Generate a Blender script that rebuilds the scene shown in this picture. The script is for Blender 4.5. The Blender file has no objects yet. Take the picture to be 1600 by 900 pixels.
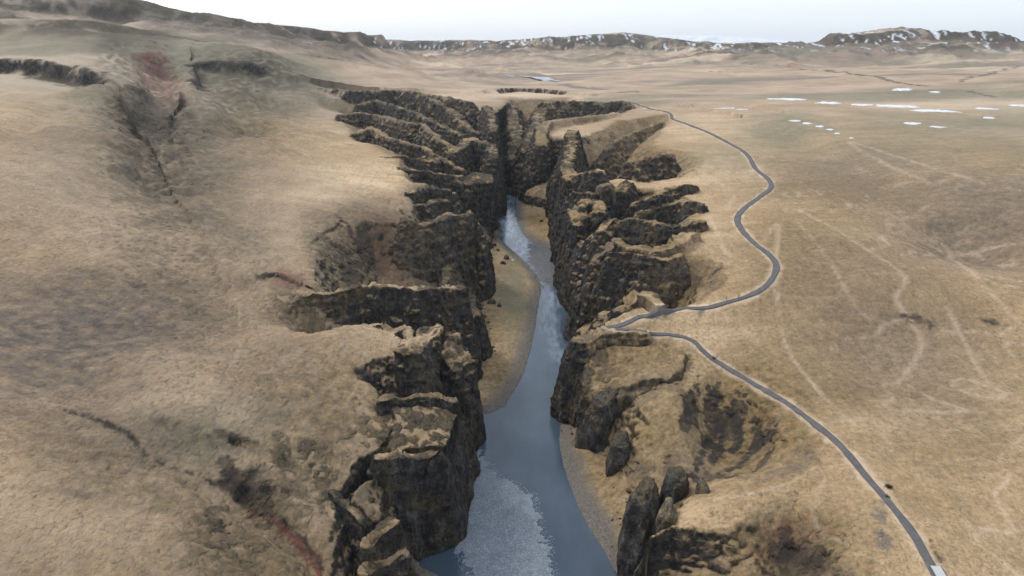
import bpy, math, random, time
import numpy as np
from mathutils import Vector

T0 = time.time()
random.seed(7)
RNG = np.random.default_rng(11)

# ------------------------------------------------------------------ camera, sky, sun, exposure
FPX, CX, CY = 1067.0, 800.0, 450.0          # focal length and centre of the photograph in its pixels
PITCH = math.atan(375.0 / 1067.0)           # the level horizon lies at pixel row 75
CAMZ = 130.0                                # metres above the river
SINP, COSP = math.sin(PITCH), math.cos(PITCH)

sc = bpy.context.scene
cam_d = bpy.data.cameras.new('camera')
cam_d.sensor_width = 36.0
cam_d.lens = 36.0 * FPX / 1600.0
cam_d.clip_start = 1.0
cam_d.clip_end = 60000.0
cam = bpy.data.objects.new('camera', cam_d)
cam.location = (0, 0, CAMZ)
cam.rotation_euler = (math.pi / 2 - PITCH, 0, 0)
sc.collection.objects.link(cam)
sc.camera = cam

SUN_EL, SUN_AZ = math.radians(44), math.radians(-50)      # azimuth measured from +Y towards +X
world = bpy.data.worlds.new('World')
sc.world = world
world.use_nodes = True
wn, wl = world.node_tree.nodes, world.node_tree.links
wn.clear()
sky = wn.new('ShaderNodeTexSky')
sky.sky_type = 'NISHITA'
sky.sun_disc = False
sky.sun_elevation = SUN_EL
sky.sun_rotation = SUN_AZ
sky.air_density = 1.0
sky.dust_density = 3.0
bg1 = wn.new('ShaderNodeBackground'); bg1.inputs['Strength'].default_value = 0.06
bg2 = wn.new('ShaderNodeBackground')
bg2.inputs['Color'].default_value = (0.85, 0.92, 1.0, 1)
bg2.inputs['Strength'].default_value = 0.90
addw = wn.new('ShaderNodeAddShader')
wo = wn.new('ShaderNodeOutputWorld')
wl.new(sky.outputs[0], bg1.inputs[0])
wl.new(bg1.outputs[0], addw.inputs[0]); wl.new(bg2.outputs[0], addw.inputs[1])
wl.new(addw.outputs[0], wo.inputs[0])

sun_d = bpy.data.lights.new('sun', 'SUN')
sun_d.energy = 1.5
sun_d.angle = math.radians(14)
sun_d.color = (1.0, 0.96, 0.90)
sun = bpy.data.objects.new('sun', sun_d)
sdir = Vector((math.sin(SUN_AZ) * math.cos(SUN_EL), math.cos(SUN_AZ) * math.cos(SUN_EL), math.sin(SUN_EL)))
sun.rotation_euler = sdir.to_track_quat('Z', 'Y').to_euler()
sun.location = (0, 0, 400)
sc.collection.objects.link(sun)

sc.view_settings.view_transform = 'Standard'
sc.view_settings.look = 'None'
sc.view_settings.exposure = 0.04
sc.view_settings.gamma = 1.0
sc.render.engine = 'CYCLES'
sc.cycles.use_denoising = True
sc.cycles.max_bounces = 3
sc.cycles.diffuse_bounces = 2
sc.cycles.glossy_bounces = 2
sc.cycles.use_adaptive_sampling = True
sc.cycles.adaptive_threshold = 0.02
sc.cycles.volume_bounces = 0

# ------------------------------------------------------------------ unprojection and noise
def U(px, py, z):
    """world point at elevation z seen in the photograph at (px, py)"""
    a, b = (px - CX) / FPX, (py - CY) / FPX
    dz = SINP + b * COSP
    t = (CAMZ - z) / dz
    return (a * t, (COSP - b * SINP) * t, z)

def UD(px, py, dist):
    """world point at horizontal distance dist (along +Y) seen at (px, py)"""
    a, b = (px - CX) / FPX, (py - CY) / FPX
    t = dist / (COSP - b * SINP)
    return (a * t, dist, CAMZ - (SINP + b * COSP) * t)

def low(px, py, z):
    """the near right-hand land lies lower than the rest: bring the traced elevations there down"""
    f = min(max((px - 880) / 60.0, 0), 1) * min(max((py - 430) / 150.0, 0), 1)
    return z * (1 - 0.27 * f)

def UL(pts):
    return np.array([U(p[0], p[1], low(*p)) for p in pts], float)

def sm(a, b, x):
    t = np.clip((x - a) / (b - a), 0, 1)
    return t * t * (3 - 2 * t)

def _hash(i, j, k, seed):
    n = i * np.uint32(374761393) + j * np.uint32(668265263)
    n += np.uint32((seed * 1274126177) & 0xffffffff)
    if k is not None:
        n += k * np.uint32(2654435761)
    n ^= n >> np.uint32(13); n *= np.uint32(1274126177)
    n ^= n >> np.uint32(16); n *= np.uint32(2246822519)
    n ^= n >> np.uint32(15)
    return (n & np.uint32(0xffff)).astype(np.float32) * np.float32(1 / 32767.5) - np.float32(1)

def vnoise2(x, y, seed=0):
    xi, yi = np.floor(x), np.floor(y)
    fx, fy = (x - xi).astype(np.float32), (y - yi).astype(np.float32)
    xi, yi = xi.astype(np.int64).astype(np.uint32), yi.astype(np.int64).astype(np.uint32)
    ux, uy = fx * fx * (3 - 2 * fx), fy * fy * (3 - 2 * fy)
    a, b = _hash(xi, yi, None, seed), _hash(xi + 1, yi, None, seed)
    c, d = _hash(xi, yi + 1, None, seed), _hash(xi + 1, yi + 1, None, seed)
    return (a + (b - a) * ux) * (1 - uy) + (c + (d - c) * ux) * uy

def vnoise3(x, y, z, seed=0):
    zi = np.floor(z)
    fz = (z - zi).astype(np.float32)
    zi = zi.astype(np.int64).astype(np.uint32)
    uz = fz * fz * (3 - 2 * fz)
    xi, yi = np.floor(x), np.floor(y)
    fx, fy = (x - xi).astype(np.float32), (y - yi).astype(np.float32)
    xi, yi = xi.astype(np.int64).astype(np.uint32), yi.astype(np.int64).astype(np.uint32)
    ux, uy = fx * fx * (3 - 2 * fx), fy * fy * (3 - 2 * fy)
    out = 0
    for dz, wz in ((0, 1 - uz), (1, uz)):
        a, b = _hash(xi, yi, zi + np.uint32(dz), seed), _hash(xi + 1, yi, zi + np.uint32(dz), seed)
        c, d = _hash(xi, yi + 1, zi + np.uint32(dz), seed), _hash(xi + 1, yi + 1, zi + np.uint32(dz), seed)
        out = out + ((a + (b - a) * ux) * (1 - uy) + (c + (d - c) * ux) * uy) * wz
    return out

def fbm2(x, y, scale, octs=4, seed=0, gain=0.5, ridged=False):
    s, amp, tot, f = 0, 1.0, 0, 1.0 / scale
    for o in range(octs):
        c, s_ = math.cos(o * 0.7), math.sin(o * 0.7)
        n = vnoise2((x * c - y * s_) * f, (x * s_ + y * c) * f, seed + o * 17)
        if ridged:
            n = 1 - 2 * np.abs(n)
        s = s + n * amp; tot += amp; amp *= gain; f *= 2.03
    return s / tot

def fbm3(x, y, z, scale, octs=3, seed=0, gain=0.5, ridged=False, zs=1.0):
    s, amp, tot, f = 0, 1.0, 0, 1.0 / scale
    for o in range(octs):
        n = vnoise3(x * f, y * f, z * f * zs, seed + o * 23)
        if ridged:
            n = 1 - 2 * np.abs(n)
        s = s + n * amp; tot += amp; amp *= gain; f *= 2.07
    return s / tot

# ------------------------------------------------------------------ distances in plan
BIG = 1e6
def seg_dist(x, y, poly, closed=False, R=None):
    """distance to a polyline, the z interpolated at the nearest point, the side (+ left of its direction)"""
    n = len(x)
    D = np.full(n, BIG); Z = np.zeros(n); S = np.zeros(n)
    P = np.asarray(poly, float)
    if R is not None:
        m = (x > P[:, 0].min() - R) & (x < P[:, 0].max() + R) & (y > P[:, 1].min() - R) & (y < P[:, 1].max() + R)
        idx = np.nonzero(m)[0]
        if len(idx) == 0:
            return D, Z, S
        xx, yy = x[idx], y[idx]
    else:
        idx, xx, yy = slice(None), x, y
    d2 = np.full(len(xx), BIG * BIG); zz = np.zeros(len(xx)); ss = np.zeros(len(xx))
    k = len(P)
    for i in range(k if closed else k - 1):
        a, b = P[i], P[(i + 1) % k]
        ex, ey = b[0] - a[0], b[1] - a[1]
        L2 = ex * ex + ey * ey + 1e-12
        rx, ry = xx - a[0], yy - a[1]
        t = np.clip((rx * ex + ry * ey) / L2, 0, 1)
        qx, qy = rx - t * ex, ry - t * ey
        dd = qx * qx + qy * qy
        m = dd < d2
        d2 = np.where(m, dd, d2)
        zz = np.where(m, a[2] + (b[2] - a[2]) * t, zz)
        ss = np.where(m, np.sign(ex * ry - ey * rx), ss)
    D[idx] = np.sqrt(d2); Z[idx] = zz; S[idx] = ss
    return D, Z, S

def ring_dist(x, y, poly, tile=36.0):
    """seg_dist to a closed ring for many points: tile by tile, with only the segments that can be nearest"""
    n = len(x)
    if n < 4000:
        return seg_dist(x, y, poly, True)
    P = np.asarray(poly, float); Q = np.roll(P, -1, 0)
    D = np.empty(n); Z = np.empty(n)
    tx = np.floor(x / tile).astype(np.int64); ty = np.floor(y / tile).astype(np.int64)
    key = tx * 100003 + ty
    order = np.argsort(key, kind='stable')
    ks = key[order]
    cuts = np.concatenate([[0], np.nonzero(np.diff(ks))[0] + 1, [n]])
    e = Q[:, :2] - P[:, :2]; L2 = (e ** 2).sum(1) + 1e-12
    for a, b in zip(cuts[:-1], cuts[1:]):
        ids = order[a:b]
        cx, cy = (tx[ids[0]] + 0.5) * tile, (ty[ids[0]] + 0.5) * tile
        r = np.array([cx, cy]) - P[:, :2]
        t = np.clip((r * e).sum(1) / L2, 0, 1)
        d = np.hypot(*(r - t[:, None] * e).T)
        sel = np.nonzero(d < d.min() + tile * 1.5)[0]
        xx, yy = x[ids, None] - P[sel, 0], y[ids, None] - P[sel, 1]
        t = np.clip((xx * e[sel, 0] + yy * e[sel, 1]) / L2[sel], 0, 1)
        dd = (xx - t * e[sel, 0]) ** 2 + (yy - t * e[sel, 1]) ** 2
        k = dd.argmin(1); ar = np.arange(len(ids))
        D[ids] = np.sqrt(dd[ar, k])
        Z[ids] = P[sel[k], 2] + (Q[sel[k], 2] - P[sel[k], 2]) * t[ar, k]
    return D, Z, None

def inside(x, y, poly):
    P = np.asarray(poly, float)
    m = (x > P[:, 0].min()) & (x < P[:, 0].max()) & (y > P[:, 1].min()) & (y < P[:, 1].max())
    idx = np.nonzero(m)[0]
    out = np.zeros(len(x), bool)
    xx, yy = x[idx], y[idx]
    c = np.zeros(len(idx), bool)
    j = len(P) - 1
    for i in range(len(P)):
        xi, yi, xj, yj = P[i, 0], P[i, 1], P[j, 0], P[j, 1]
        if yi != yj:
            c ^= ((yi > yy) != (yj > yy)) & (xx < (xj - xi) * (yy - yi) / (yj - yi) + xi)
        j = i
    out[idx] = c
    return out

# ------------------------------------------------------------------ the traced place (pixel column, pixel row, elevation)
# heights of the open land
LAND = [
 # right side
 (1450,880,38),(1300,690,38),(1130,570,37),(1000,515,38),(1180,460,42),(1210,410,44),(1150,340,48),(1200,280,52),
 (1100,210,59),(1000,165,65),(1600,895,37),(1600,700,40),(1400,560,41),(1600,520,45),(1400,420,46),(1600,420,48),
 (1540,370,46),(1350,320,52),(1600,300,58),(1300,230,60),(1480,250,62),(1600,220,66),(1200,180,67),(1400,180,68),(1600,160,72),
 (1100,145,70),(1300,140,74),(1500,130,82),(1600,120,88),(1000,130,71),(1200,118,78),(1350,115,86),(900,130,68),
 (1280,800,36),(1200,780,34),(1240,740,35),
 (900,112,60),(800,112,56),(700,112,60),(1000,108,66),(1100,104,74),(620,108,66),(850,103,52),(700,103,52),
 (830,128,62),(740,130,68),(660,125,74),
 # left side
 (0,890,46),(200,850,40),(380,820,33),(480,860,26),(520,740,29),(300,700,39),(0,650,54),(150,650,47),(250,600,47),
 (420,600,41),(500,540,40),(440,490,42),(300,520,47),(150,520,52),(0,500,58),(0,400,67),(200,400,60),(400,400,51),
 (470,420,47),(500,350,50),(600,320,49),(300,300,63),(100,300,74),(0,300,80),(450,250,62),(560,235,58),(250,230,78),
 (100,200,88),(0,180,92),(400,190,71),(500,170,66),(350,140,86),(250,150,92),(150,130,100),(0,112,106),(470,125,88),
 (520,120,82),(600,125,77),(560,105,80),
]
LAND_FAR = [(400,1100,111),(330,1080,113),(250,1100,119),(100,950,122),(-60,950,125),(480,1300,92),(700,2500,52),(850,2500,54),(1000,2500,60),(1200,2400,70),(1400,2200,72),(1600,2200,78),(600,2500,64),(700,4000,45),(900,4000,48),
 (1200,4000,70),(1500,4000,80),(400,2500,88),(500,2600,72),(0,2500,105),(800,6000,48),(1400,6000,75),(200,6000,85),(1650,6000,80),(1250,1700,76),(1450,1700,76)]
# water's edge, elevation 0
RIVER = [(700,1200),(706,960),(690,902),(655,884),(660,858),(688,846),(706,812),(717,765),(722,735),(730,702),(745,674),(748,650),(770,644),(788,634),(803,612),
 (818,585),(828,555),(835,520),(841,480),(846,452),(838,430),(818,407),(798,389),(781,373),(778,345),(777,320),(778,300),(780,285),(777,270),(784,262),(797,252),(804,243),
 (826,243),(816,254),(800,263),(790,272),(797,284),(815,291),(808,302),(806,330),(808,346),(815,363),(828,377),(848,384),(868,393),(876,413),(882,440),(881,456),(886,475),(891,500),(893,530),
 (889,565),(884,592),(878,620),(875,645),(874,680),(877,712),(886,748),(901,787),(921,826),(946,866),(970,903),(1010,960),(1110,1200)]
# foot of the cliffs, elevation about 2
FLOOR = [(640,1200),(640,960),(640,905),(636,880),(650,853),(672,849),(695,837),(708,800),(719,745),(727,702),(741,670),(744,648),(738,612),(730,582),(726,562),
 (742,552),(766,554),(759,520),(752,495),(748,480),(759,470),(763,440),(764,410),(765,385),(770,368),(776,352),(776,320),(777,290),(774,272),(776,258),(792,240),
 (836,240),(830,255),(827,270),(823,290),(816,318),(835,322),(856,330),(867,345),(872,365),(877,390),(884,425),(889,450),(887,480),(893,505),(897,530),
 (893,560),(889,590),(881,625),(879,642),(899,669),(912,660),(906,694),(948,704),(962,741),(978,738),(998,700),(1022,706),(1030,728),(1004,752),(985,790),
 (974,815),(984,872),(996,905),(1030,960),(1130,1200)]
# rim of the canyon with its alcoves; left side from near to far, right side from far to near
RIM = [(440,1200,20),(490,960,21),(512,900,22),(515,820,24),(521,778,26),(548,738,28.5),(566,702,30),(588,686,31),
 (610,650,33),(622,630,34),(597,622,35),(582,594,36),(559,586,36.5),(553,572,37),(576,561,37),(602,549,37),(640,547,36.5),(652,538,36),
 (640,531,36.5),(612,523,37),(556,512,39),(490,523,40),(448,516,41),(436,494,42),(450,474,43),(488,461,43),
 (496,452,44),(486,424,45),(500,396,46),(520,364,47),(548,350,47.5),(600,338,48),(634,343,48),
 (645,332,48),(640,302,48.5),(660,291,49),(672,285,49.5),(640,280,50.5),(624,262,52),(630,246,54),(600,226,56.5),(554,212,58),(545,195,61),(531,181,62.5),
 (538,168,66),(500,153,73),(480,138,79),(520,141,79),(580,141,77),(620,139,76),(665,146,74.5),(700,151,73),(760,166,67),(772,168,66),
 (788,159,67),(800,148,68),(840,150,67),(895,147,67.5),(880,156,66.5),(930,158,66),(975,158,66),(990,165,65),(962,176,63),(900,184,62),(852,189,62),
 (854,199,61),(890,203,61),(920,199,61),(975,182,62),(1042,178,61),(1042,192,59.5),(1012,222,57),(1060,232,56),(1090,243,55),(1085,256,54),(1060,263,54),(1010,268,54),(970,263,54),(932,268,53.5),
 (945,275,53),(1000,280,52.5),(1052,284,52),(1092,300,51),(1098,318,50),(1075,328,49.5),(1092,345,49),(1082,362,48),(1060,376,47),(1020,391,46),(990,388,46),(964,378,45.5),
 (966,391,45),(1000,402,45),(1060,396,45),(1106,393,45),(1131,410,44),(1131,432,43),(1108,452,42),(1080,464,41),(1034,471,40.5),(1012,464,40.5),(987,461,40),
 (976,482,39),(952,500,38),(942,519,37),(955,527,37),(1030,530,37.5),(1080,546,37.5),(1075,570,36.5),(1056,592,35.5),(1062,604,35.5),(1100,590,36.5),(1170,602,37),
 (1228,650,37),(1266,687,37),(1277,714,36),(1250,742,35),(1180,757,33),(1112,768,30),(1072,774,27),(1040,800,25),(1006,862,21),
 (1050,838,24),(1142,832,27.5),(1202,802,31),(1260,822,33),(1320,862,34),(1346,897,34),(1352,960,34),(1340,1200,34)]
# ridges, fins and blocks: half width, side slope, crest roughness, points
RIDGES = [
 (2.0, 3.2, 1.2, [(598,712,28),(622,709,28.5),(640,713,27.5),(672,712,27.5),(692,707,28),(712,711,26)]),
 (2.0, 2.6, 1.2, [(712,711,26),(722,695,23),(733,655,20)]),
 # left
 (1.2, 2.2, 1.0, [(521,775,26.5),(545,796,24),(565,816,22),(582,834,19)]),
 (1.6, 3.5, 1.0, [(577,850,20),(592,830,22.5),(610,813,23.5)]),
 (1.4, 2.6, 1.0, [(570,893,17),(598,878,17),(626,861,17),(658,861,15),(682,884,11)]),
 (1.5, 3.2, 0.8, [(597,621,35),(615,617,35),(632,622,33),(650,617,34),(680,616,32.5),(712,624,30.5)]),
 (4.0, 2.4, 1.6, [(640,546,36.5),(662,525,36.5),(685,513,37),(704,530,33),(722,575,27),(733,615,19)]),
 (1.6, 3.0, 0.6, [(556,511,39),(576,512,38.4),(597,507,39.6),(612,522,37),(635,511,38.6),(645,529,36.2),(668,521,36.8),(685,511,37.4)]),
 (1.8, 2.6, 1.2, [(455,470,43),(490,459,43.5),(522,460,42.5),(562,445,43.5),(585,440,43.8),(602,446,42.8),(626,448,42),(650,452,41),(682,450,40),(720,447,39),(741,446,37)]),
 (2.4, 1.9, 1.4, [(632,343,48.5),(656,350,46),(680,347,46.5),(700,337,47.5),(735,332,46.5),(745,350,40),(756,385,29)]),
 (2.0, 1.6, 0.8, [(650,384,32),(682,394,30),(704,410,27),(700,440,22)]),
 (3.0, 3.0, 1.2, [(642,301,48.8),(668,290,49),(700,297,47)]),
 (2.5, 2.4, 1.2, [(600,245,55),(632,243,54.5),(666,252,52.5),(690,246,52),(702,253,50.5),(722,262,48)]),
 (2.5, 2.4, 1.2, [(625,263,52.2),(665,267,50.5),(690,272,48.5),(716,274,47)]),
 (5.0, 2.8, 1.5, [(705,238,50),(735,216,54),(768,226,52),(774,246,46)]),
 (2.4, 2.0, 0.9, [(553,209,59),(580,198,59.8),(606,214,57.5),(630,219,56.5),(652,228,54),(684,241,50)]),
 (2.6, 1.9, 0.9, [(530,179,63),(560,175,63),(600,181,62),(640,193,60.5),(660,193,60.5),(682,213,57),(702,226,53),(716,238,48)]),
 (3.0, 1.8, 1.4, [(558,164,68),(585,157,69),(612,163,67),(652,178,63),(692,195,58.5),(722,210,54)]),
 (4.0, 1.8, 1.4, [(672,152,73),(700,168,65),(724,190,56),(744,208,48)]),
 (4.0, 2.2, 1.4, [(760,166,68),(772,185,63),(770,205,57)]),
 (7.0, 1.9, 1.4, [(794,158,60),(801,178,52),(806,204,43),(808,230,34),(806,248,26)]),
 (7.0, 1.9, 1.4, [(846,166,61),(840,190,53),(832,216,45),(826,240,36),(822,256,27)]),
 (4.0, 1.5, 1.3, [(500,136,79),(540,141,78),(580,142,77),(620,140,76),(665,147,74.5),(700,152,73),(735,160,70)]),
 (3.0, 1.5, 1.3, [(845,160,66.5),(885,158,66.5),(930,159,66),(975,159,66),(988,165,65)]),
 (3.0, 2.4, 1.2, [(706,300,40),(690,312,42),(668,318,44),(648,320,46)]),
 # right
 (5.0, 2.6, 0.6, [(962,177,63),(900,184.5,62.3),(852,190,62),(846,206,57),(846,225,50)]),
 (4.0, 3.2, 1.4, [(895,204,61.5),(893,225,58),(889,250,54),(884,280,48)]),
 (5.0, 2.2, 1.5, [(932,268,54),(905,272,51),(893,282,47)]),
 (2.2, 3.4, 1.2, [(946,290,52.5),(944,296,50.5)]),
 (4.0, 2.2, 1.5, [(985,284,51),(962,298,48),(930,302,47),(905,300,45)]),
 (4.0, 2.6, 1.5, [(942,331,45),(936,315,48),(918,313,48),(902,326,45),(896,350,39)]),
 (2.2, 2.0, 1.2, [(1092,345,49.5),(1062,349,48.5),(1040,353,47.5),(1002,343,47),(958,343,46),(938,360,42),(918,378,35)]),
 (2.0, 1.8, 1.2, [(1098,317,50.5),(1066,314,48),(1036,322,45),(1006,330,42)]),
 (2.0, 1.8, 1.2, [(1085,288,52),(1050,292,50),(1020,305,47),(992,315,44)]),
 (2.0, 1.6, 1.0, [(1048,240,56.5),(1015,245,54),(985,255,51)]),
 (2.0, 1.5, 1.0, [(1035,190,60.5),(1005,200,57.5),(970,215,54),(945,235,51)]),
 (3.0, 2.2, 0.9, [(1084,363,48),(1062,376,47.2),(1020,390,46.3),(990,387,46.3),(963,376,46),(946,391,43),(930,412,37),(915,440,28)]),
 (2.4, 2.4, 1.0, [(1062,396,45),(1040,405,44),(1015,402,44.5),(985,395,44.5),(960,394,44)]),
 (2.6, 2.2, 0.9, [(1030,476,40.8),(1012,463,40.8),(987,459,40.5),(970,477,38),(944,489,34)]),
 (3.0, 2.6, 0.9, [(1000,517,38.3),(955,515,38),(928,518,36.5),(908,530,33.5)]),
 (1.6, 3.0, 1.2, [(1056,597,35),(1036,599,33.5),(1010,604,31.5),(976,613,28.5),(957,622,25.5),(943,645,19)]),
]
# surfaces modelled point by point: outline, then points on the surface
PATCHES = [(
 [(700,302,38),(708,278,46),(740,266,47.5),(772,268,46.5),(778,283,41),(775,294,37.5),(740,299,36.5)],
 [(700,300,40),(704,280,47),(740,264,48),(774,266,47),(780,282,42),(776,295,38),(740,300,37),(742,281,43.5),(720,285,43),(765,279,43)]),(
 [(874,650,0),(876,712,0),(901,787,0),(946,866,0),(988,915,0),(1006,868,20),(1050,842,23),(1142,836,28),(1202,806,31),(1290,770,35.5),(1290,718,37),(1274,684,37.3),(1230,648,37.3),(1168,604,37.3),(1100,584,37),(1058,593,36),(1000,606,31),(957,622,25),(925,665,12),(905,690,4),(893,655,2)],
 [(876,645,.3),(876,712,.3),(901,787,.3),(946,866,.3),(985,920,.3),(893,660,2),(890,700,2.2),(925,760,3),(955,820,3.5),(985,880,4),
  (930,720,4),(960,760,5),(985,790,6),(1000,840,7),(1000,740,13),(1000,690,20.5),(1030,700,20),(1030,740,15),(1045,740,18),(1060,760,18),(1020,660,26),(1060,660,29),(1060,700,25),(1070,620,33.5),(1040,620,32.5),(1000,640,28),(955,712,6),(950,740,4),
  (1095,745,20),(1110,700,18.5),(1150,690,20),(1130,730,19),(1180,720,23),(1200,690,24),(1150,650,26),(1100,640,25.5),(1120,610,34),(1180,630,33),(1230,670,33),
  (1062,602,35.5),(1100,588,36.5),(1170,600,37),(1226,652,37),(1264,688,37),(1276,714,36.5),(1255,744,35.5),(1200,765,34),
  (1150,765,31),(1110,772,27),(1075,785,24),(1120,800,29),(1180,800,32),(1060,810,23),(1010,862,20),(1050,840,23),(1100,835,26),(1142,832,28),(1202,803,31.5),(1290,768,35.5),(1030,790,12),(1010,780,9)]),
 ([(925,533,35),(955,526,37.2),(1030,530,37.6),(1084,547,37.8),(1076,576,37.2),(1057,596,35.5),(1010,604,32.5),(976,613,29.5),(952,624,25),(932,642,19),(905,642,16),(898,605,24),(904,560,30)],
  [(955,526,37.2),(1030,531,37.6),(1080,548,37.6),(1060,592,35.6),(1000,602,33),(975,610,31),(945,560,33),(930,590,29),(925,540,34.5),(950,605,28.5),(1000,560,35),(1040,565,36),(910,570,29.5),(900,600,25),(925,630,21),(906,636,17)]),
 ([(600,626,34.5),(650,623,33),(712,628,30),(733,630,21),(737,650,19),(727,690,22),(714,711,25.5),(660,716,26.5),(606,719,27),(589,694,30),(604,656,33)],
  [(597,622,35),(650,620,33),(712,626,30),(590,690,30),(605,714,27.5),(640,711,27.5),(705,712,26),(716,700,25.5),(728,660,22),(735,630,20),(660,660,30),(700,670,27),(620,655,32),(655,690,28.5),(690,640,30)]),
 ([(550,738,28.5),(588,688,30.5),(604,718,25),(618,770,17),(638,832,7),(660,856,2.5),(640,872,6),(616,822,18),(588,838,19),(566,818,22),(530,782,26)],
  [(540,740,28.5),(566,702,30),(588,690,30.5),(590,740,24),(600,770,20),(612,800,16),(640,840,7),(657,856,3),(560,790,24),(580,815,21),(530,782,26),(566,760,26),(640,868,6),(616,818,17)])]
SCARPS = [  # (step height, reach down the slope, rockiness, points) - a step facing the near side
 (18, 160, 1, [(-160,94,115),(0,97,114),(60,101,111),(130,110,105.4),(165,124,97.3),(185,150,90)]),
 (16, 140, 1, [(285,140,88),(300,118,93.4),(345,110,100),(372,104,105),(405,100,108.4),(455,104,105)]),
 (9, 60, 1, [(768,142,67.5),(790,138,67.5),(845,138,67.5),(895,143,67)]),
 (6, 90, 0, [(1180,182,66.5),(1260,202,64),(1330,228,61),(1480,290,57.5),(1620,340,55)]),
 (5, 50, 0, [(1110,158,70),(1180,160,69.5),(1210,168,68.5)]),
 (1.0, 14, 0.05, [(130,650,48),(190,632,48),(250,640,45),(330,655,43)]),
 (1.0, 9, 0.9, [(345,676,39.5),(375,683,37.5),(398,692,36)]),
 (1.2, 12, 0.6, [(500,365,49.5),(528,340,50.5),(545,350,49)]),
 (1.4, 9, 0.9, [(402,432,48.5),(428,431,47.2),(450,435,46.3),(470,442,45.3)]),
 (2.0, 9, 0.8, [(596,306,50.4),(616,312,50),(636,326,48.8)]),
 (1.8, 8, 1, [(352,745,37),(372,733,36),(395,738,35)]),
 (1.2, 9, 0.05, [(170,770,43),(230,762,42),(290,770,39),(350,776,36)]),
]
GULLIES = [  # (depth, half width, points)
 (0.9, 1.0, [(100,642,50),(150,656,47),(205,680,45),(225,708,43.5),(262,728,41.5),(310,744,38.5),(352,762,35.5)]),
 (4.5, 5.0, [(362,748,36),(385,782,33),(430,816,29.5),(466,846,26.5),(490,876,24.5),(506,905,23)]),
 (3.0, 5.0, [(335,815,35),(375,850,32),(410,890,30)]),
 (20.0, 24, [(255,106,104),(250,118,97),(240,150,91),(232,185,86)]),(9.0, 14, [(232,185,86),(240,212,80),(225,250,76)]),
 (8, 14, [(345,128,92),(380,170,80),(400,200,71)]),(7, 14, [(390,118,98),(430,150,80)]),(5, 12, [(90,140,100),(60,170,94),(20,200,90)]),
 (6.0, 20, [(365,185,75),(300,240,74),(260,280,69)]),
 (7.0, 30, [(1500,330,55),(1540,372,46),(1600,395,46)]),
 (3.0, 6, [(1078,640,35),(1084,690,28),(1092,742,21)]),
 (3.0, 5, [(1118,640,34),(1112,690,27),(1098,738,21)]),
 (3.5, 5, [(1190,672,33),(1160,712,27),(1105,745,21)]),
 (2.5, 5, [(1240,690,34),(1195,725,29),(1130,748,23)]),
 (3.0, 6, [(1240,845,31),(1225,875,25),(1200,905,20)]),
]
# hills: kind, half width of top, cliff share, cliff width, fall length, crest (pixel, pixel, distance)
HILLS = [
 ('hill',      60, 0.15, 40, 200, [(-400,36,1260),(0,31,1260),(80,33,1270),(150,31,1290),(190,40,1300),(250,56,1320),(330,72,1360),(400,84,1400),(450,96,1440)]),
 ('mountain', 120, 0.30, 90, 420, [(-700,-70,1500),(0,-38,1750),(120,-14,1800),(180,0,1850),(240,11,1900),(312,29,1950),(340,48,2000)]),
 ('hill',     110, 0.35, 60, 260, [(305,36,2300),(350,31,2300),(420,39,2300),(490,43,2320),(508,56,2340)]),
 ('hill',     110, 0.45, 60, 300, [(510,53,3400),(545,52,3400),(556,58,3400)]),
 ('far_hill', 200, 0.35, 120, 450, [(560,68,5200),(610,62,5200),(640,65,5200),(680,64,5200),(730,62,5200),(775,68,5000)]),
 ('far_hill', 220, 0.30, 140, 620, [(780,67,4400),(830,62,4300),(880,61,4200),(925,55,4200),(960,51,4200),(1005,53,4200),(1022,60,4200),(1060,66,4100),(1120,72,4000)]),
 ('far_hill', 150, 0.35, 100, 420, [(1160,68,5000),(1230,68,5000),(1290,69,5000)]),
 ('mesa',     85, 0.24, 70, 600, [(1335,55,3000),(1375,50,3050),(1425,46,3100),(1452,52,3100),(1478,57,3080),(1508,52,3100),(1530,55,3080)]),
 ('far_hill', 150, 0.3, 100, 400, [(1570,73,4600),(1620,71,4600),(1750,68,4600)]),
 ('snowy_range', 300, 0.2, 300, 900, [(980,58,10500),(1040,56,10500),(1100,57,10500),(1160,60,10500),(1230,66,10500),(1300,68,10500)]),
 ('snowy_range', 300, 0.2, 300, 900, [(480,66,10500),(560,64,10500),(640,63,10500),(720,63,10500)]),
]
PATHS = [  # (half width in metres, points on the land, pixel column and row)
 (1.7, [(948,512),(975,508),(1000,496),(1030,482),(1060,483),(1100,482),(1135,473),(1165,464),(1190,452),(1207,434),(1213,415),(1203,398),(1180,380),(1160,360),(1152,342),(1163,326),(1190,306),(1205,292),(1198,278),(1180,262),(1165,240),(1135,222),(1105,207),(1075,195),(1052,186),(1046,178),(1018,171),(1008,168),(985,161)]),
 (1.35, [(962,514),(1000,517),(1040,524),(1080,533),(1105,556),(1140,580),(1185,605),(1235,634),(1280,668),(1320,704),(1350,740),(1375,768),(1400,798),(1425,832),(1445,866),(1452,880),(1464,900),(1484,938)]),
]
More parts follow.
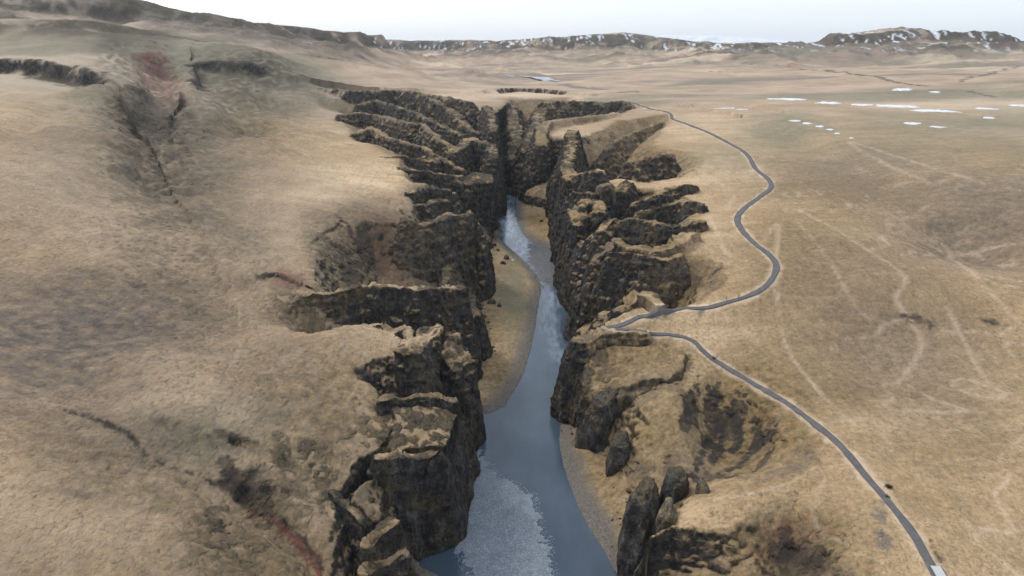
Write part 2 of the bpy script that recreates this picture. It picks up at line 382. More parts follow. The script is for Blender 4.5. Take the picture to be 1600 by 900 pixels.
TRAILS = [  # pale worn tracks
 (0.9, 0.9, [(1190,380),(1215,350),(1212,420),(1222,520),(1270,600),(1330,660),(1345,675)]),
 (0.8, 0.7, [(1240,340),(1290,400),(1330,470),(1360,500)]),
 (1.2, 0.8, [(1250,330),(1340,380),(1400,420),(1415,440),(1400,465),(1420,500),(1440,540),(1400,600)]),
 (0.9, 0.7, [(1480,480),(1520,560),(1560,620)]),
 (1.6, 0.9, [(1480,390),(1510,420),(1540,450),(1590,500)]),
 (1.2, 0.8, [(1600,380),(1520,395),(1480,400)]),
 (0.7, 0.8, [(1195,270),(1140,268),(1085,258)]),
 (0.7, 0.8, [(1085,262),(1120,285),(1145,300),(1138,330)]),
 (0.7, 0.8, [(1090,330),(1105,335),(1135,395),(1180,410)]),
 (1.4, 0.8, [(1450,285),(1380,255),(1330,222),(1500,275),(1600,300)]),
 (0.9, 0.6, [(1285,700),(1250,745),(1180,770),(1120,780)]),
 (0.8, 0.6, [(1290,745),(1270,800),(1300,840),(1380,880)]),
 (0.8, 0.5, [(365,470),(375,500),(370,560),(335,600)]),
]
STREAKS = [  # narrow stripes of another colour: channel, strength, half width in metres, points
 ('wet',1.0,3.4,[(362,738),(380,760),(400,780)]),('red',1.0,2.6,[(368,752),(385,776),(400,792)]),('red',1.0,1.4,[(396,788),(430,816),(450,832),(466,846),(490,876),(503,903)]),
 ('wet',.8,0.5,[(410,788),(442,814),(476,846),(495,872),(506,892)]),('wet',.9,0.42,[(100,642),(150,656),(205,680),(225,708),(262,728),(310,744),(352,762)]),
 ('wet',1.0,2.4,[(1076,625),(1082,650),(1072,670)]),('wet',1.0,2.0,[(1105,648),(1118,668),(1100,700),(1088,742)]),('wet',1.0,1.8,[(1135,655),(1128,690),(1108,720)]),('wet',1.0,2.2,[(1180,672),(1195,690),(1170,715),(1150,728)]),('wet',.9,1.2,[(1150,728),(1115,744),(1095,748)]),
 ('wet',.9,1.0,[(1205,705),(1180,735),(1150,745)]),('wet',.9,0.5,[(1452,845),(1462,862),(1468,878)]),('wet',.7,0.5,[(1055,522),(1080,530),(1100,548)]),('red',.9,1.6,[(1215,832),(1240,860),(1262,890)]),('wet',.9,2.4,[(1225,850),(1255,880),(1275,905)]),
 ('grav',.8,1.4,[(1374,782),(1380,800),(1378,832),(1385,850)]),('grav',.8,1.2,[(1098,482),(1094,492),(1086,500)]),('grav',.6,.8,[(1200,272),(1150,270)]),
 ('wet',.9,1.2,[(345,676),(365,679),(398,692)]),('wet',.9,.9,[(402,433),(428,432),(468,443)]),('wet',.8,1.0,[(525,336),(545,352),(548,370)]),('wet',.8,1.0,[(500,365),(512,372),(520,385)]),('wet',.8,1.2,[(1108,432),(1125,420),(1128,412)]),
 ('peat',.9,8,[(0,98),(60,103),(130,112),(165,126)]),('peat',.9,10,[(300,122),(345,114),(405,104),(455,106)]),('wet',.7,7,[(215,175),(225,195),(240,205)]),
 ('wet',.8,6,[(1250,108),(1330,116),(1390,126),(1440,134)]),('wet',.7,5,[(1500,128),(1550,115),(1590,103)]),('wet',.8,6,[(1100,111),(1155,113)]),('wet',.7,4,[(1515,143),(1555,152)]),('peat',.8,12,[(930,150),(990,143)]),('peat',.7,14,[(880,133),(940,140)]),
]
# colour of the land itself: (channel, strength, column, row, half width, half height) in pixels on the land
BLOTCH = [
 ('peat',1,110,520,190,62),('peat',.8,250,445,90,40),('olive',.6,230,870,260,40),('olive',.6,470,640,90,70),('olive',.7,420,840,90,60),('olive',.6,1000,900,80,30),
 ('soft',1,1005,562,75,38),('olive',.8,1000,560,70,35),('soft',.8,1090,440,60,40),('olive',1,590,400,90,42),('soft',.7,480,495,50,25),('soft',.7,1000,225,70,25),
 ('crag',1,742,281,42,14),('crag',.8,700,255,30,10),('crag',.8,660,300,30,10),
 ('green',.6,1500,205,190,24),('olive',.5,1450,255,190,36),('olive',.4,1420,660,260,170),('olive',.4,1360,420,230,110),('soft',.6,590,400,90,42),('peat',.55,1430,92,180,14),('olive',.6,1300,300,90,40),('peat',.5,1330,270,120,25),('green',.8,330,95,120,16),('green',.8,470,100,50,10),('peat',.8,330,120,60,14),('olive',.9,370,165,60,40),
 ('soft',1,1235,855,105,45),('soft',.9,1035,665,40,45),('crag',1,235,175,45,40),('peat',1,245,165,70,50),('peat',.9,120,108,80,10),('crag',1,400,108,70,10),('peat',.8,420,112,90,14),
 ('soft',1.0,1170,668,105,72),('soft',.8,1290,860,70,40),('peat',1,600,400,110,45),('olive',.9,540,420,60,50),('crag',.8,710,380,45,50),('olive',1,470,495,50,26),('pale',.55,330,330,190,75),('pale',.5,260,590,110,45),('pale',.4,480,300,90,50),('pale',.4,100,820,120,60),('pale',.4,420,520,50,30),('green',.9,805,450,22,60),('olive',.7,480,700,70,60),('olive',.8,560,850,40,40),('olive',.7,330,880,80,40),('peat',.6,420,640,40,25),('peat',.5,480,760,60,40),
 ('crag',1.0,660,672,85,36),('crag',.9,690,575,45,50),('crag',.8,470,490,45,22),('crag',.6,600,720,30,20),('crag',.8,940,575,45,40),('crag',.6,520,420,35,40),('crag',.3,1150,690,90,50),('crag',.6,1240,860,80,40),('crag',.6,430,770,50,30),('crag',.5,360,850,60,40),('crag',.5,1050,560,30,20),('crag',.6,640,380,70,30),('crag',.7,250,165,45,45),('crag',.7,370,140,70,25),('crag',.7,180,62,24,28),
 ('peat',1.0,150,505,190,60),('peat',0.9,60,560,130,70),('peat',0.7,240,440,90,45),('peat',0.6,20,480,80,60),('peat',0.75,255,690,110,42),('peat',.6,300,730,60,22),
 ('peat',0.6,150,240,110,45),('peat',0.5,60,300,90,40),('peat',0.9,255,150,60,50),('peat',0.9,240,190,30,28),('peat',0.5,300,240,70,45),
 ('peat',1.0,180,60,28,30),('peat',0.8,1540,350,90,40),('peat',0.5,1450,300,110,25),('peat',0.55,1390,540,120,60),('peat',0.4,1350,440,120,60),
 ('green',0.9,250,75,150,22),('green',0.8,60,75,110,30),('green',0.8,400,90,80,14),('green',0.9,1230,195,60,18),('green',0.8,1500,195,150,16),('green',.7,1590,180,60,20),('green',0.5,1400,205,80,10),
 ('green',0.6,1130,240,50,15),('green',.5,350,660,80,30),('green',.5,820,470,22,40),
 ('olive',0.9,520,640,110,80),('olive',0.7,560,760,80,60),('olive',1.0,400,870,90,60),('olive',0.8,230,775,80,22),('olive',0.8,150,740,60,40),('olive',0.6,460,560,60,50),('olive',0.6,260,700,90,30),
 ('olive',0.8,370,190,60,50),('olive',0.7,1310,620,50,30),('olive',0.9,1180,680,110,80),('olive',0.8,1270,870,90,50),('olive',.5,1350,520,120,60),('olive',.6,1250,380,80,70),('olive',.5,1500,640,120,60),('olive',.5,1240,560,60,60),
 ('olive',1.0,840,345,34,24),('olive',1.0,800,272,20,10),('olive',.8,800,470,40,70),('olive',.8,780,580,40,50),('olive',.7,925,720,30,30),
 ('red',1,250,138,26,14),('wet',.7,228,165,16,14),('wet',.8,240,196,24,14),('peat',1,275,165,40,30),('red',.9,448,438,26,7),('red',.45,1235,862,36,18),('red',.3,600,395,40,25),
 ('wet',1.0,1083,640,9,24),('wet',1.0,1110,650,10,20),('wet',1.0,1150,672,12,20),('wet',1.0,1190,690,18,8),('olive',1,1160,675,95,65),('wet',.8,1110,745,40,8),('wet',.9,1250,880,36,14),('wet',.9,380,742,20,7),('crag',1,500,740,16,12),('crag',1,440,712,12,24),('crag',1,412,775,26,24),('crag',.9,345,825,22,12),('crag',.9,330,855,16,10),('crag',1,485,700,20,9),('crag',.9,510,780,14,14),('wet',.8,570,392,14,18),('wet',.8,550,430,18,20),('wet',.9,1435,500,14,3),('wet',.9,1554,502,12,3),
]

# ------------------------------------------------------------------ the height of the land
def warp(x, y):
    n1 = fbm2(x, y, 14.0, 3, 91); n2 = fbm2(x, y, 14.0, 3, 137)
    r = np.hypot(x, y)
    a = 2.2 * sm(60, 300, r) + 1.2
    return x + n1 * a, y + n2 * a

_L = np.vstack([UL(LAND), [((px - CX) / FPX / 1.06 * d, d, z) for px, d, z in LAND_FAR]])
def _pc(x, y):
    return np.stack([np.arctan2(x, y) * 1.6, np.log(np.hypot(x, y) + 1e-6)], -1)
_K = _pc(_L[:, 0], _L[:, 1])
def _phi(d2):
    return 0.5 * d2 * np.log(d2 + 1e-9)
_n = len(_K)
_A = np.zeros((_n + 3, _n + 3))
_A[:_n, :_n] = _phi(((_K[:, None] - _K[None]) ** 2).sum(-1)) - np.eye(_n) * 0.004
_A[:_n, _n] = 1; _A[:_n, _n + 1:] = _K
_A[_n, :_n] = 1; _A[_n + 1:, :_n] = _K.T
_W = np.linalg.solve(_A, np.concatenate([_L[:, 2], np.zeros(3)]))

def land(x, y):
    out = np.empty(len(x))
    for s in range(0, len(x), 100000):
        q = _pc(x[s:s + 100000], y[s:s + 100000])
        q[:, 1] = np.minimum(q[:, 1], math.log(6000))
        d2 = ((q[:, None] - _K[None]) ** 2).sum(-1)
        out[s:s + 100000] = _phi(d2) @ _W[:_n] + _W[_n] + q @ _W[_n + 1:]
    return np.clip(out, 15, 125)

RIVER_W = UL([(a, b, 0) for a, b in RIVER])
FLOOR_W = UL([(a, b, 2) for a, b in FLOOR])
RIM_W = UL(RIM)
def make_patch(outline, ctrl):
    C = UL(ctrl); K_ = C[:, :2] / 40.0; n = len(K_)
    A = np.zeros((n + 3, n + 3)); A[:n, :n] = _phi(((K_[:, None] - K_[None]) ** 2).sum(-1)) + np.eye(n) * 0.01
    A[:n, n] = 1; A[:n, n + 1:] = K_; A[n, :n] = 1; A[n + 1:, :n] = K_.T
    return UL(outline), K_, np.linalg.solve(A, np.concatenate([C[:, 2], np.zeros(3)]))
PATCH_W = [make_patch(a, b) for a, b in PATCHES]
RIDGE_W = [(w, s, r, UL(p)) for w, s, r, p in RIDGES]
SCARP_W = [(s, r, k, UL(p)) for s, r, k, p in SCARPS]
GULLY_W = [(d, w, UL(p)) for d, w, p in GULLIES]
HILL_W = [(k, w, c, cw, fl, np.array([UD(*q) for q in p])) for k, w, c, cw, fl, p in HILLS]
PATH_W = None
_res = lambda P, n: np.stack([np.interp(np.linspace(0, len(P) - 1, n), np.arange(len(P)), P[:, c]) for c in range(3)], 1)
HILL_W = [(k, w, c, cw, fl, _res(P, 2 * len(P))) for k, w, c, cw, fl, P in HILL_W]

FT = np.array([0, 0.05, 0.14, 0.30, 0.50, 0.70, 0.86, 0.95, 1.0])
FV = np.array([0, 0.15, 0.23, 0.29, 0.38, 0.54, 0.77, 0.92, 1.0])

def height(x, y, full=False):
    """elevation of the land at plan position; full also gives where the canyon, the ridges and each hill are"""
    r = np.hypot(x, y)
    z0 = land(x, y)
    und = fbm2(x, y, 55, 4, 5) * 1.6 * sm(40, 200, r) + (fbm2(x, y, 420, 4, 9) * 13 + 3.5 * fbm2(x, y, 130, 3, 10, ridged=True)) * sm(600, 1700, r) * sm(9000, 3000, r)
    hum = fbm2(x, y, 5.0, 3, 41) * 0.38 + fbm2(x, y, 19, 4, 43) * 0.9 * sm(40, -60, x) + fbm2(x, y, 40, 3, 47) * 2.4 * sm(-30, -80, x) * sm(420, 260, r)
    if PATH_W is not None:
        dp = np.full(len(x), BIG)
        for w, P in PATH_W:
            d, _, _ = seg_dist(x, y, P, R=14)
            dp = np.minimum(dp, d)
        und *= 0.55 + 0.45 * sm(2, 14, dp)
        hum *= sm(1.8, 4.5, dp)
    lf = sm(300, 520, r) * sm(-60, -200, x) * sm(3000, 1500, r)
    h = z0 + und + hum + lf * (5.0 * fbm2(x, y, 110, 4, 15, ridged=True) + 2.0 * fbm2(x, y, 30, 3, 19))
    # steps and gullies
    scarp_m = np.zeros(len(x)); band = np.zeros(len(x))
    jit = fbm2(x, y, 9, 3, 77); big_j = fbm2(x, y, 45, 4, 79)
    for st, reach, rk, P in SCARP_W:
        d, _, s = seg_dist(x, y, P, R=reach * 3)
        # the near side of the line is the lower one
        ex = P[-1] - P[0]
        sgn = 1.0 if ex[0] < 0 else -1.0
        sd = d * s * sgn + jit * min(5.0, reach * 0.12) + (big_j * 14 if reach > 100 else 0)
        end = np.minimum(np.hypot(x - P[0, 0], y - P[0, 1]), np.hypot(x - P[-1, 0], y - P[-1, 1]))
        m = np.where(d < BIG, 1, 0) * sm(0, reach * 0.4, end)
        drop = np.where(sd > 0, np.exp(-sd / reach) * sm(0, max(0.4, st * (4 if rk < 0.1 else 0.8 if reach > 100 else 0.35)), sd), 0)
        h = h - st * drop * m
        if reach > 100:
            band = np.maximum(band, m * sm(-4, 1, sd) * (1 - sm(st * 0.9, st * 1.9, sd + 6 * jit)))
        scarp_m = np.maximum(scarp_m, np.where((sd > -1) & (sd < st * 1.2), m * rk, 0))
    for dep, w, P in GULLY_W:
        d, _, _ = seg_dist(x, y, P, R=w * 4)
        dd = d + jit * w * 0.35
        h = h - dep * np.exp(-(dd / w) ** 2) * (d < BIG)
    # hills
    hill_id = np.full(len(x), -1); cliff = np.zeros(len(x))
    far = r > 500
    if far.any():
        xf, yf = x[far], y[far]
        base = h[far].copy(); hf = base.copy(); hid = np.full(len(xf), -1); clf = np.zeros(len(xf))
        fade = sm(480, 800, r[far])
        g1 = fbm2(xf, yf, 260, 4, 61, ridged=True); g2 = fbm2(xf, yf, 90, 3, 67); g3 = fbm2(xf, yf, 40, 3, 69, ridged=True)
        for i, (k, w, c, cw, fl, P) in enumerate(HILL_W):
            d, _, _ = seg_dist(xf, yf, P, R=w * 1.3 + fl * 2.2)
            q = np.nonzero(d < w * 1.3 + fl * 2.2)[0]
            if len(q) == 0:
                continue
            G1, G2 = g1[q], g2[q]
            sz = np.zeros(len(q)); sw = np.zeros(len(q))
            for px_, py_, pz_ in P:
                ww = 1.0 / ((xf[q] - px_) ** 2 + (yf[q] - py_) ** 2 + (0.35 * w) ** 2) ** 2
                sz += pz_ * ww; sw += ww
            dq = d[q] - w * (1 + 0.25 * G2)
            dd = np.maximum(0, dq) * (1 - 0.35 * G1)
            prof = (1 - c) * np.maximum(0, 1 - dd / (1.6 * fl)) ** 1.7 + c * (1 - sm(0, cw, dd))
            top = sz / sw + (G2 * 6.0 + 3.0 * G1 + 3 * g3[q]) * min(1, fl / 350) * (2.0 if k == 'mesa' else 1)
            hh = base[q] + (np.maximum(0, top - base[q]) * prof + (16 * G1 + 8 * G2 + 6 * g3[q]) * prof * (1 - prof) * 2.4 * min(1, fl / 350)) * fade[q]
            m = hh > np.maximum(hf[q], base[q] + 5)
            hid[q[m]] = i
            cl = sm(-w * 0.3, 0, dq) * (1 - sm(cw * 0.8, cw * 1.8, dd))
            cl = np.maximum(cl, 0.8 * sm(0.2, 0.7, G1) * (1 - sm(0.4 * fl, 1.1 * fl, dd)))
            clf[q[m]] = cl[m]
            hf[q] = np.maximum(hf[q], hh)
        h[far] = hf
        hill_id[far] = hid; cliff[far] = clf
    plain = h.copy()
    # the canyon
    wx, wy = warp(x, y)
    B = 45
    near = (y < RIM_W[:, 1].max() + B) & (x > RIM_W[:, 0].min() - B) & (x < RIM_W[:, 0].max() + B)
    idx = np.nonzero(near)[0]
    can = np.zeros(len(x)); rdg = np.zeros(len(x)); drim_all = np.full(len(x), BIG); flo = np.zeros(len(x)); driv = np.full(len(x), BIG)
    if len(idx):
        X, Y = wx[idx], wy[idx]
        x_, y_ = x[idx], y[idx]
        dr, _, _ = ring_dist(x_ + jit[idx] * 0.5, y_, RIVER_W)
        inr = inside(x_ + jit[idx] * 0.5, y_, RIVER_W)
        bank = 0.15 + 2.6 * (1 - np.exp(-dr / 9.0)) + 0.03 * np.minimum(dr, 60) + 0.25 * jit[idx] * np.minimum(1, dr / 3)
        bank = np.where(inr, -0.1 - np.minimum(2.5, dr * 0.5), bank)
        df, _, _ = ring_dist(X, Y, FLOOR_W)
        inf = inside(X, Y, FLOOR_W) | inr
        dm, zr, _ = ring_dist(X, Y, RIM_W)
        inm = inside(X, Y, RIM_W) | inf
        t = np.where(inf, 0, df / (df + dm + 1e-6))
        tn = np.clip(t + 0.05 * jit[idx] * np.minimum(1, 4 * t * (1 - t)), 0, 1)
        F = np.interp(tn, FT, FV)
        top = h[idx]
        ch = bank + (top - bank) * F
        ch = np.where(inm, np.where(inf, bank, ch), top)
        # the edge of the land rounds off towards the rim
        lip = np.exp(-dm / 4.0) * 1.0 * ~inf
        ch = np.maximum(ch - lip, np.where(inf, ch, bank))
        inf0 = np.where(inf, df, 0)
        for PP, K_, W2 in PATCH_W:
            ip = np.nonzero(inside(x_, y_, PP) & ~inr)[0]
            if len(ip):
                dpp, _, _ = seg_dist(x_[ip], y_[ip], PP, True)
                q = np.stack([x_[ip], y_[ip]], 1) / 40.0
                hp = _phi(((q[:, None] - K_[None]) ** 2).sum(-1)) @ W2[:len(K_)] + W2[len(K_)] + q @ W2[len(K_) + 1:]
                hp = np.maximum(hp, 0.2) + jit[idx][ip] * 0.35
                wp = sm(0, 3.0, dpp)
                ch[ip] = ch[ip] * (1 - wp) + hp * wp
                drv = wp > 0.5
                inf[ip] = np.where(drv, hp < 6.5, inf[ip])
        rd = np.zeros(len(X))
        rj = fbm2(x_, y_, 7, 3, 211); rj2 = fbm2(x_, y_, 3.0, 2, 223)
        for w, S, rough, P in RIDGE_W:
            R = w + 60 / S
            d, zc, _ = seg_dist(X, Y, P, R=R)
            dd = np.maximum(0, d - w * (1 + 0.35 * rj))
            hr = zc + (rj * 0.9 + rj2 * 0.5) * rough - S * dd * (1 + 0.25 * rj2) - 0.5 * (dd > 0) - (0 if w > 6.5 else 4.0) * inf0
            m = (hr > ch) & (d < BIG) & (hr > bank)
            rd = np.where(m, 1.0 if rough > 0.95 else 0.25, rd)
            ch = np.where(m, hr, ch)
        ch = np.where(inr & (ch < 0.3), bank, ch); inr = inr & (ch < 0.3)
        h[idx] = ch
        can[idx] = np.where(inm, 1, np.exp(-dm / 7.0))
        rdg[idx] = rd
        drim_all[idx] = np.where(inm, -dm, dm)
        flo[idx] = np.where(inf & (rd < 0.1) & (ch < 7), 1, 0)
        driv[idx] = np.where(inr, -dr, dr)
    if not full:
        return h
    return h, dict(can=can, rdg=rdg, drim=drim_all, floor=flo, driv=driv, hill=hill_id, scarp=scarp_m, cliff=cliff, band=band)

def hits(pts):
    """where the rays through these pixels of the photograph meet the land"""
    pts = np.asarray(pts, float)
    a, b = (pts[:, 0] - CX) / FPX, (pts[:, 1] - CY) / FPX
    dx, dy, dz = a, COSP - b * SINP, -(SINP + b * COSP)
    ts = np.geomspace(70, 9000, 420)
    tx = (dx[:, None] * ts).ravel(); ty = (dy[:, None] * ts).ravel()
    hz = height(tx, ty).reshape(len(pts), -1)
    below = (CAMZ + dz[:, None] * ts) < hz
    k = np.argmax(below, 1); k = np.where(below.any(1), np.maximum(k, 1), len(ts) - 1)
    lo, hi = ts[k - 1].copy(), ts[k].copy()
    for _ in range(10):
        mid = (lo + hi) / 2
        u = (CAMZ + dz * mid) < height(dx * mid, dy * mid)
        hi = np.where(u, mid, hi); lo = np.where(u, lo, mid)
    return np.stack([dx * hi, dy * hi, CAMZ + dz * hi], -1)

def smooth_line(P, step):
    """Catmull-Rom through the points, resampled"""
    P = np.asarray(P, float)
    Q = np.vstack([2 * P[0] - P[1], P, 2 * P[-1] - P[-2]])
    out = []
    for i in range(1, len(Q) - 2):
        n = max(2, int(np.linalg.norm(Q[i + 1] - Q[i]) / step))
        for t in np.linspace(0, 1, n, endpoint=False):
            out.append(0.5 * ((2 * Q[i]) + (-Q[i - 1] + Q[i + 1]) * t + (2 * Q[i - 1] - 5 * Q[i] + 4 * Q[i + 1] - Q[i + 2]) * t * t + (-Q[i - 1] + 3 * Q[i] - 3 * Q[i + 1] + Q[i + 2]) * t ** 3))
    out.append(P[-1])
    return np.array(out)

# ------------------------------------------------------------------ END OF HEIGHT
PATH_PTS = [(w, hits(p)) for w, p in PATHS]
PATH_LINES = [(w, smooth_line(P, 1.5)) for w, P in PATH_PTS]
PATH_W = [(w, P[::4]) for w, P in PATH_LINES]

# ------------------------------------------------------------------ tessellation of the land
def fan():
    ang = np.radians(np.linspace(-52, 52, 53))
    rad = np.geomspace(52, 15000, 150)
    A, R = np.meshgrid(ang, rad)
    x, y = (np.sin(A) * R).ravel(), (np.cos(A) * R).ravel()
    n = len(ang)
    i = np.arange((len(rad) - 1) * (n - 1))
    a = (i // (n - 1)) * n + i % (n - 1)
    t = np.concatenate([np.stack([a, a + 1, a + n + 1], 1), np.stack([a, a + n + 1, a + n], 1)])
    return x, y, t

def catd(a, b):
    return {k: np.concatenate([a[k], b[k]]) for k in a}

x, y, tri = fan()
h, info = height(x, y, True)
for it in range(9):
    e = np.concatenate([tri[:, [0, 1]], tri[:, [1, 2]], tri[:, [2, 0]]])
    e.sort(1)
    key = e[:, 0].astype(np.int64) * 20000003 + e[:, 1]
    uk, first, inv = np.unique(key, return_index=True, return_inverse=True)
    ue = e[first]
    P = np.stack([x, y, h - CAMZ], 1)
    dist = np.linalg.norm(P, axis=1)
    V = P / dist[:, None]
    pa, pb = P[ue[:, 0]], P[ue[:, 1]]
    dm = 0.5 * (dist[ue[:, 0]] + dist[ue[:, 1]])
    L = np.linalg.norm(pa - pb, axis=1)
    seen = np.linalg.norm(V[ue[:, 0]] - V[ue[:, 1]], axis=1) * 683
    c = np.maximum(info['can'][ue[:, 0]], info['can'][ue[:, 1]])
    size = np.maximum(seen, np.where(c > 0.4, 0.30, 0.22) * L / dm * 683)
    lim = np.where(c > 0.4, 2.1, 4.2)
    lim = np.where((info['hill'][ue[:, 0]] >= 0) & (dm > 1700), 2.5, lim)
    mark = (size > lim) & (L > 0.35)
    # nothing outside the view needs to be fine
    ax = np.abs(pa[:, 0]) > 0.92 * pa[:, 1] + 25
    mark &= ~ax | (size > 30)
    if not mark.any():
        break
    mi = np.full(len(uk), -1, np.int64)
    nm = int(mark.sum())
    mi[mark] = len(x) + np.arange(nm)
    nx = 0.5 * (x[ue[mark, 0]] + x[ue[mark, 1]]); ny = 0.5 * (y[ue[mark, 0]] + y[ue[mark, 1]])
    nh, ni = height(nx, ny, True)
    x, y, h = np.concatenate([x, nx]), np.concatenate([y, ny]), np.concatenate([h, nh])
    info = catd(info, ni)
    n = len(tri)
    m = mi[inv].reshape(3, n).T
    cnt = (m >= 0).sum(1)
    out = [tri[cnt == 0]]
    q = cnt == 3
    if q.any():
        a, b, c_ = tri[q].T; ab, bc, ca = m[q].T
        out += [np.stack(s, 1) for s in ((a, ab, ca), (ab, b, bc), (ca, bc, c_), (ab, bc, ca))]
    for k in range(3):
        a, b, c_ = tri[:, k], tri[:, (k + 1) % 3], tri[:, (k + 2) % 3]
        mab, mbc, mca = m[:, k], m[:, (k + 1) % 3], m[:, (k + 2) % 3]
        q = (cnt == 1) & (mab >= 0)
        out += [np.stack([a[q], mab[q], c_[q]], 1), np.stack([mab[q], b[q], c_[q]], 1)]
        q = (cnt == 2) & (mab < 0)          # edges bc and ca are split
        out += [np.stack([c_[q], mca[q], mbc[q]], 1), np.stack([a[q], b[q], mbc[q]], 1), np.stack([a[q], mbc[q], mca[q]], 1)]
    tri = np.concatenate(out)
print('land: %d vertices %d triangles %.1f s' % (len(x), len(tri), time.time() - T0))

def normals(P, tri):
    fn = np.cross(P[tri[:, 1]] - P[tri[:, 0]], P[tri[:, 2]] - P[tri[:, 0]])
    N = np.zeros_like(P)
    for k in range(3):
        for c in range(3):
            N[:, c] += np.bincount(tri[:, k], fn[:, c], len(P))
    return N / (np.linalg.norm(N, axis=1)[:, None] + 1e-9)

P = np.stack([x, y, h], 1)
N = normals(P, tri)
can, rdg, drim, flo, driv, hid, scm = (info[k] for k in ('can', 'rdg', 'drim', 'floor', 'driv', 'hill', 'scarp'))
r = np.hypot(x, y)
steep = 1 - sm(0.62, 0.86, N[:, 2])
craggy = np.clip(np.maximum(can * steep, 0.7 * rdg), 0, 1) * (1 - flo) * (P[:, 2] > -0.05)
for c in range(2):      # even the mask out over its neighbours
    acc = craggy.copy(); wgt = np.ones(len(x))
    for k in range(3):
        acc += np.bincount(tri[:, k], craggy[tri[:, (k + 1) % 3]], len(x)); wgt += np.bincount(tri[:, k], minlength=len(x))
    craggy = acc / wgt
near = np.nonzero(craggy > 0.02)[0]
X3, Y3, Z3 = P[near].T
dsp = 0.9 * fbm3(X3, Y3, Z3, 9.0, 4, 301, gain=0.6, ridged=True, zs=0.6) + 0.45 * fbm3(X3, Y3, Z3, 2.2, 2, 331) + 0.9 * fbm3(X3, Y3, Z3, 4.5, 3, 351, zs=0.12) + 0.40 * fbm3(X3, Y3, Z3, 1.3, 1, 371)
lz = (Z3 + 2.0 * fbm2(X3, Y3, 12, 2, 375)) / 4.2
lz = lz - np.floor(lz)
dsp += 0.7 * (np.abs(lz - 0.35) - 0.3)
dsp *= np.clip(0.6 + r[near] / 900, 0, 1.15)
flat = N[near].copy(); flat[:, 2] *= 0.5
P[near] += flat * (dsp * craggy[near])[:, None]
lump = np.nonzero((can > 0.25) & (flo < 0.5) & (drim < 8))[0]
P[lump, 2] += 0.5 * fbm2(x[lump], y[lump], 2.6, 2, 401) * can[lump]
N = normals(P, tri)

# ------------------------------------------------------------------ what covers the land
def blotch(px, py, rx, ry):
    return px, py, rx, ry
steep = 1 - sm(0.42, 0.70, N[:, 2])
nz1 = fbm2(x, y, 12, 4, 501); nz2 = fbm2(x, y, 3.5, 3, 521); nz3 = fbm2(x, y, 60, 4, 541); nz5 = fbm2(x, y, 1.4, 2, 581) * (r < 320); nz4 = fbm2(x, y, 180, 4, 561)
ch = {k: np.zeros(len(x)) for k in ('peat', 'green', 'olive', 'red', 'wet', 'grav', 'crag', 'soft', 'pale')}
_all = [(b[2], b[3]) for b in BLOTCH] + [q for t in TRAILS for q in t[2]] + [q for t in STREAKS for q in t[3]]
_hit = hits(_all)
cen = _hit[:len(BLOTCH)]
_o = [len(BLOTCH)]
def take(n):
    a = _hit[_o[0]:_o[0] + n]; _o[0] += n
    return a
for b, c in zip(BLOTCH, cen):
    k, st, px, py, rx, ry = b
    d = np.linalg.norm(c - np.array([0, 0, CAMZ]))
    up = max(0.06, (CAMZ - c[2]) / d)
    wx_ = rx * d / FPX; wy_ = ry * d / FPX / up
    ux, uy = c[0] / np.hypot(c[0], c[1]), c[1] / np.hypot(c[0], c[1])
    R_ = 1.6 * max(wx_, wy_)
    sl = np.nonzero((np.abs(x - c[0]) < R_) & (np.abs(y - c[1]) < R_))[0]
    rx_, ry_ = x[sl] - c[0], y[sl] - c[1]
    q = ((rx_ * uy - ry_ * ux) / wx_) ** 2 + ((rx_ * ux + ry_ * uy) / wy_) ** 2
    lo, hi = (0.1, 1.9) if k in ('peat', 'green', 'olive', 'crag', 'soft', 'pale') else (0.85, 1.1)
    nn = (0.7 * nz1 + 0.5 * nz3)[sl] if k in ('peat', 'green', 'olive') else (0.8 * nz1 + 1.3 * nz2 + 1.5 * nz5)[sl]
    ch[k][sl] = np.maximum(ch[k][sl], st * (1 - sm(lo, hi, np.sqrt(q) + nn * (0.30 if k == 'peat' else 0.55))))
pale = 0.7 * ch['pale'] * (1 - np.minimum(1, 1.3 * ch['peat']))
wob = nz1 * 0.9
for w, st, p in TRAILS:
    L = smooth_line(take(len(p)), 4)
    d, _, _ = seg_dist(x, y, L, R=30)
    if not (d < BIG).any(): continue
    pale = np.maximum(pale, 0.42 * st * np.exp(-(np.maximum(0, d + wob) / (w * 0.38 + r / 850)) ** 2) * sm(-1.1, -0.1, nz3 + nz2))
for k, st, w, p in STREAKS:
    d, _, _ = seg_dist(x, y, smooth_line(take(len(p)), 2), R=w * 3 + 4)
    ch[k] = np.maximum(ch[k], st * (1 - sm(0.7 * w, 1.1 * w, d + nz2 * w * 1.2 + nz5 * min(w, 1.5))))
for w, L in PATH_W:
    d, _, _ = seg_dist(x, y, L, R=12)
    pale = np.maximum(pale, 0.5 * (1 - sm(w * 0.9, w * 0.9 + 1.6, d + nz2 * 1.4)))
net = 1 - np.abs(fbm2(x + 14 * nz3, y + 14 * nz4, 42, 3, 701, gain=0.45)) * 1.0
open_ = (drim > 4) & (hid < 0)
pale = np.maximum(pale, open_ * (x > 20) * 0.34 * sm(0.975, 0.998, net + 0.01 * nz2) * sm(-0.25, 0.35, nz4 + 0.5 * nz3) * sm(900, 300, r))
net2 = 1 - np.abs(fbm2(x + 6 * nz1, y * 0.6 + 6 * nz3, 17, 3, 731, gain=0.5))
ch['wet'] = np.maximum(ch['wet'], open_ * 0.6 * sm(0.975, 0.995, net2) * sm(0.15, 0.5, nz3 + 0.4 * nz1) * (x < 0) * sm(600, 200, r))
rimdark = np.where((drim < 30) & (drim > -60), np.exp(-np.maximum(drim, 0) / 10), 0)
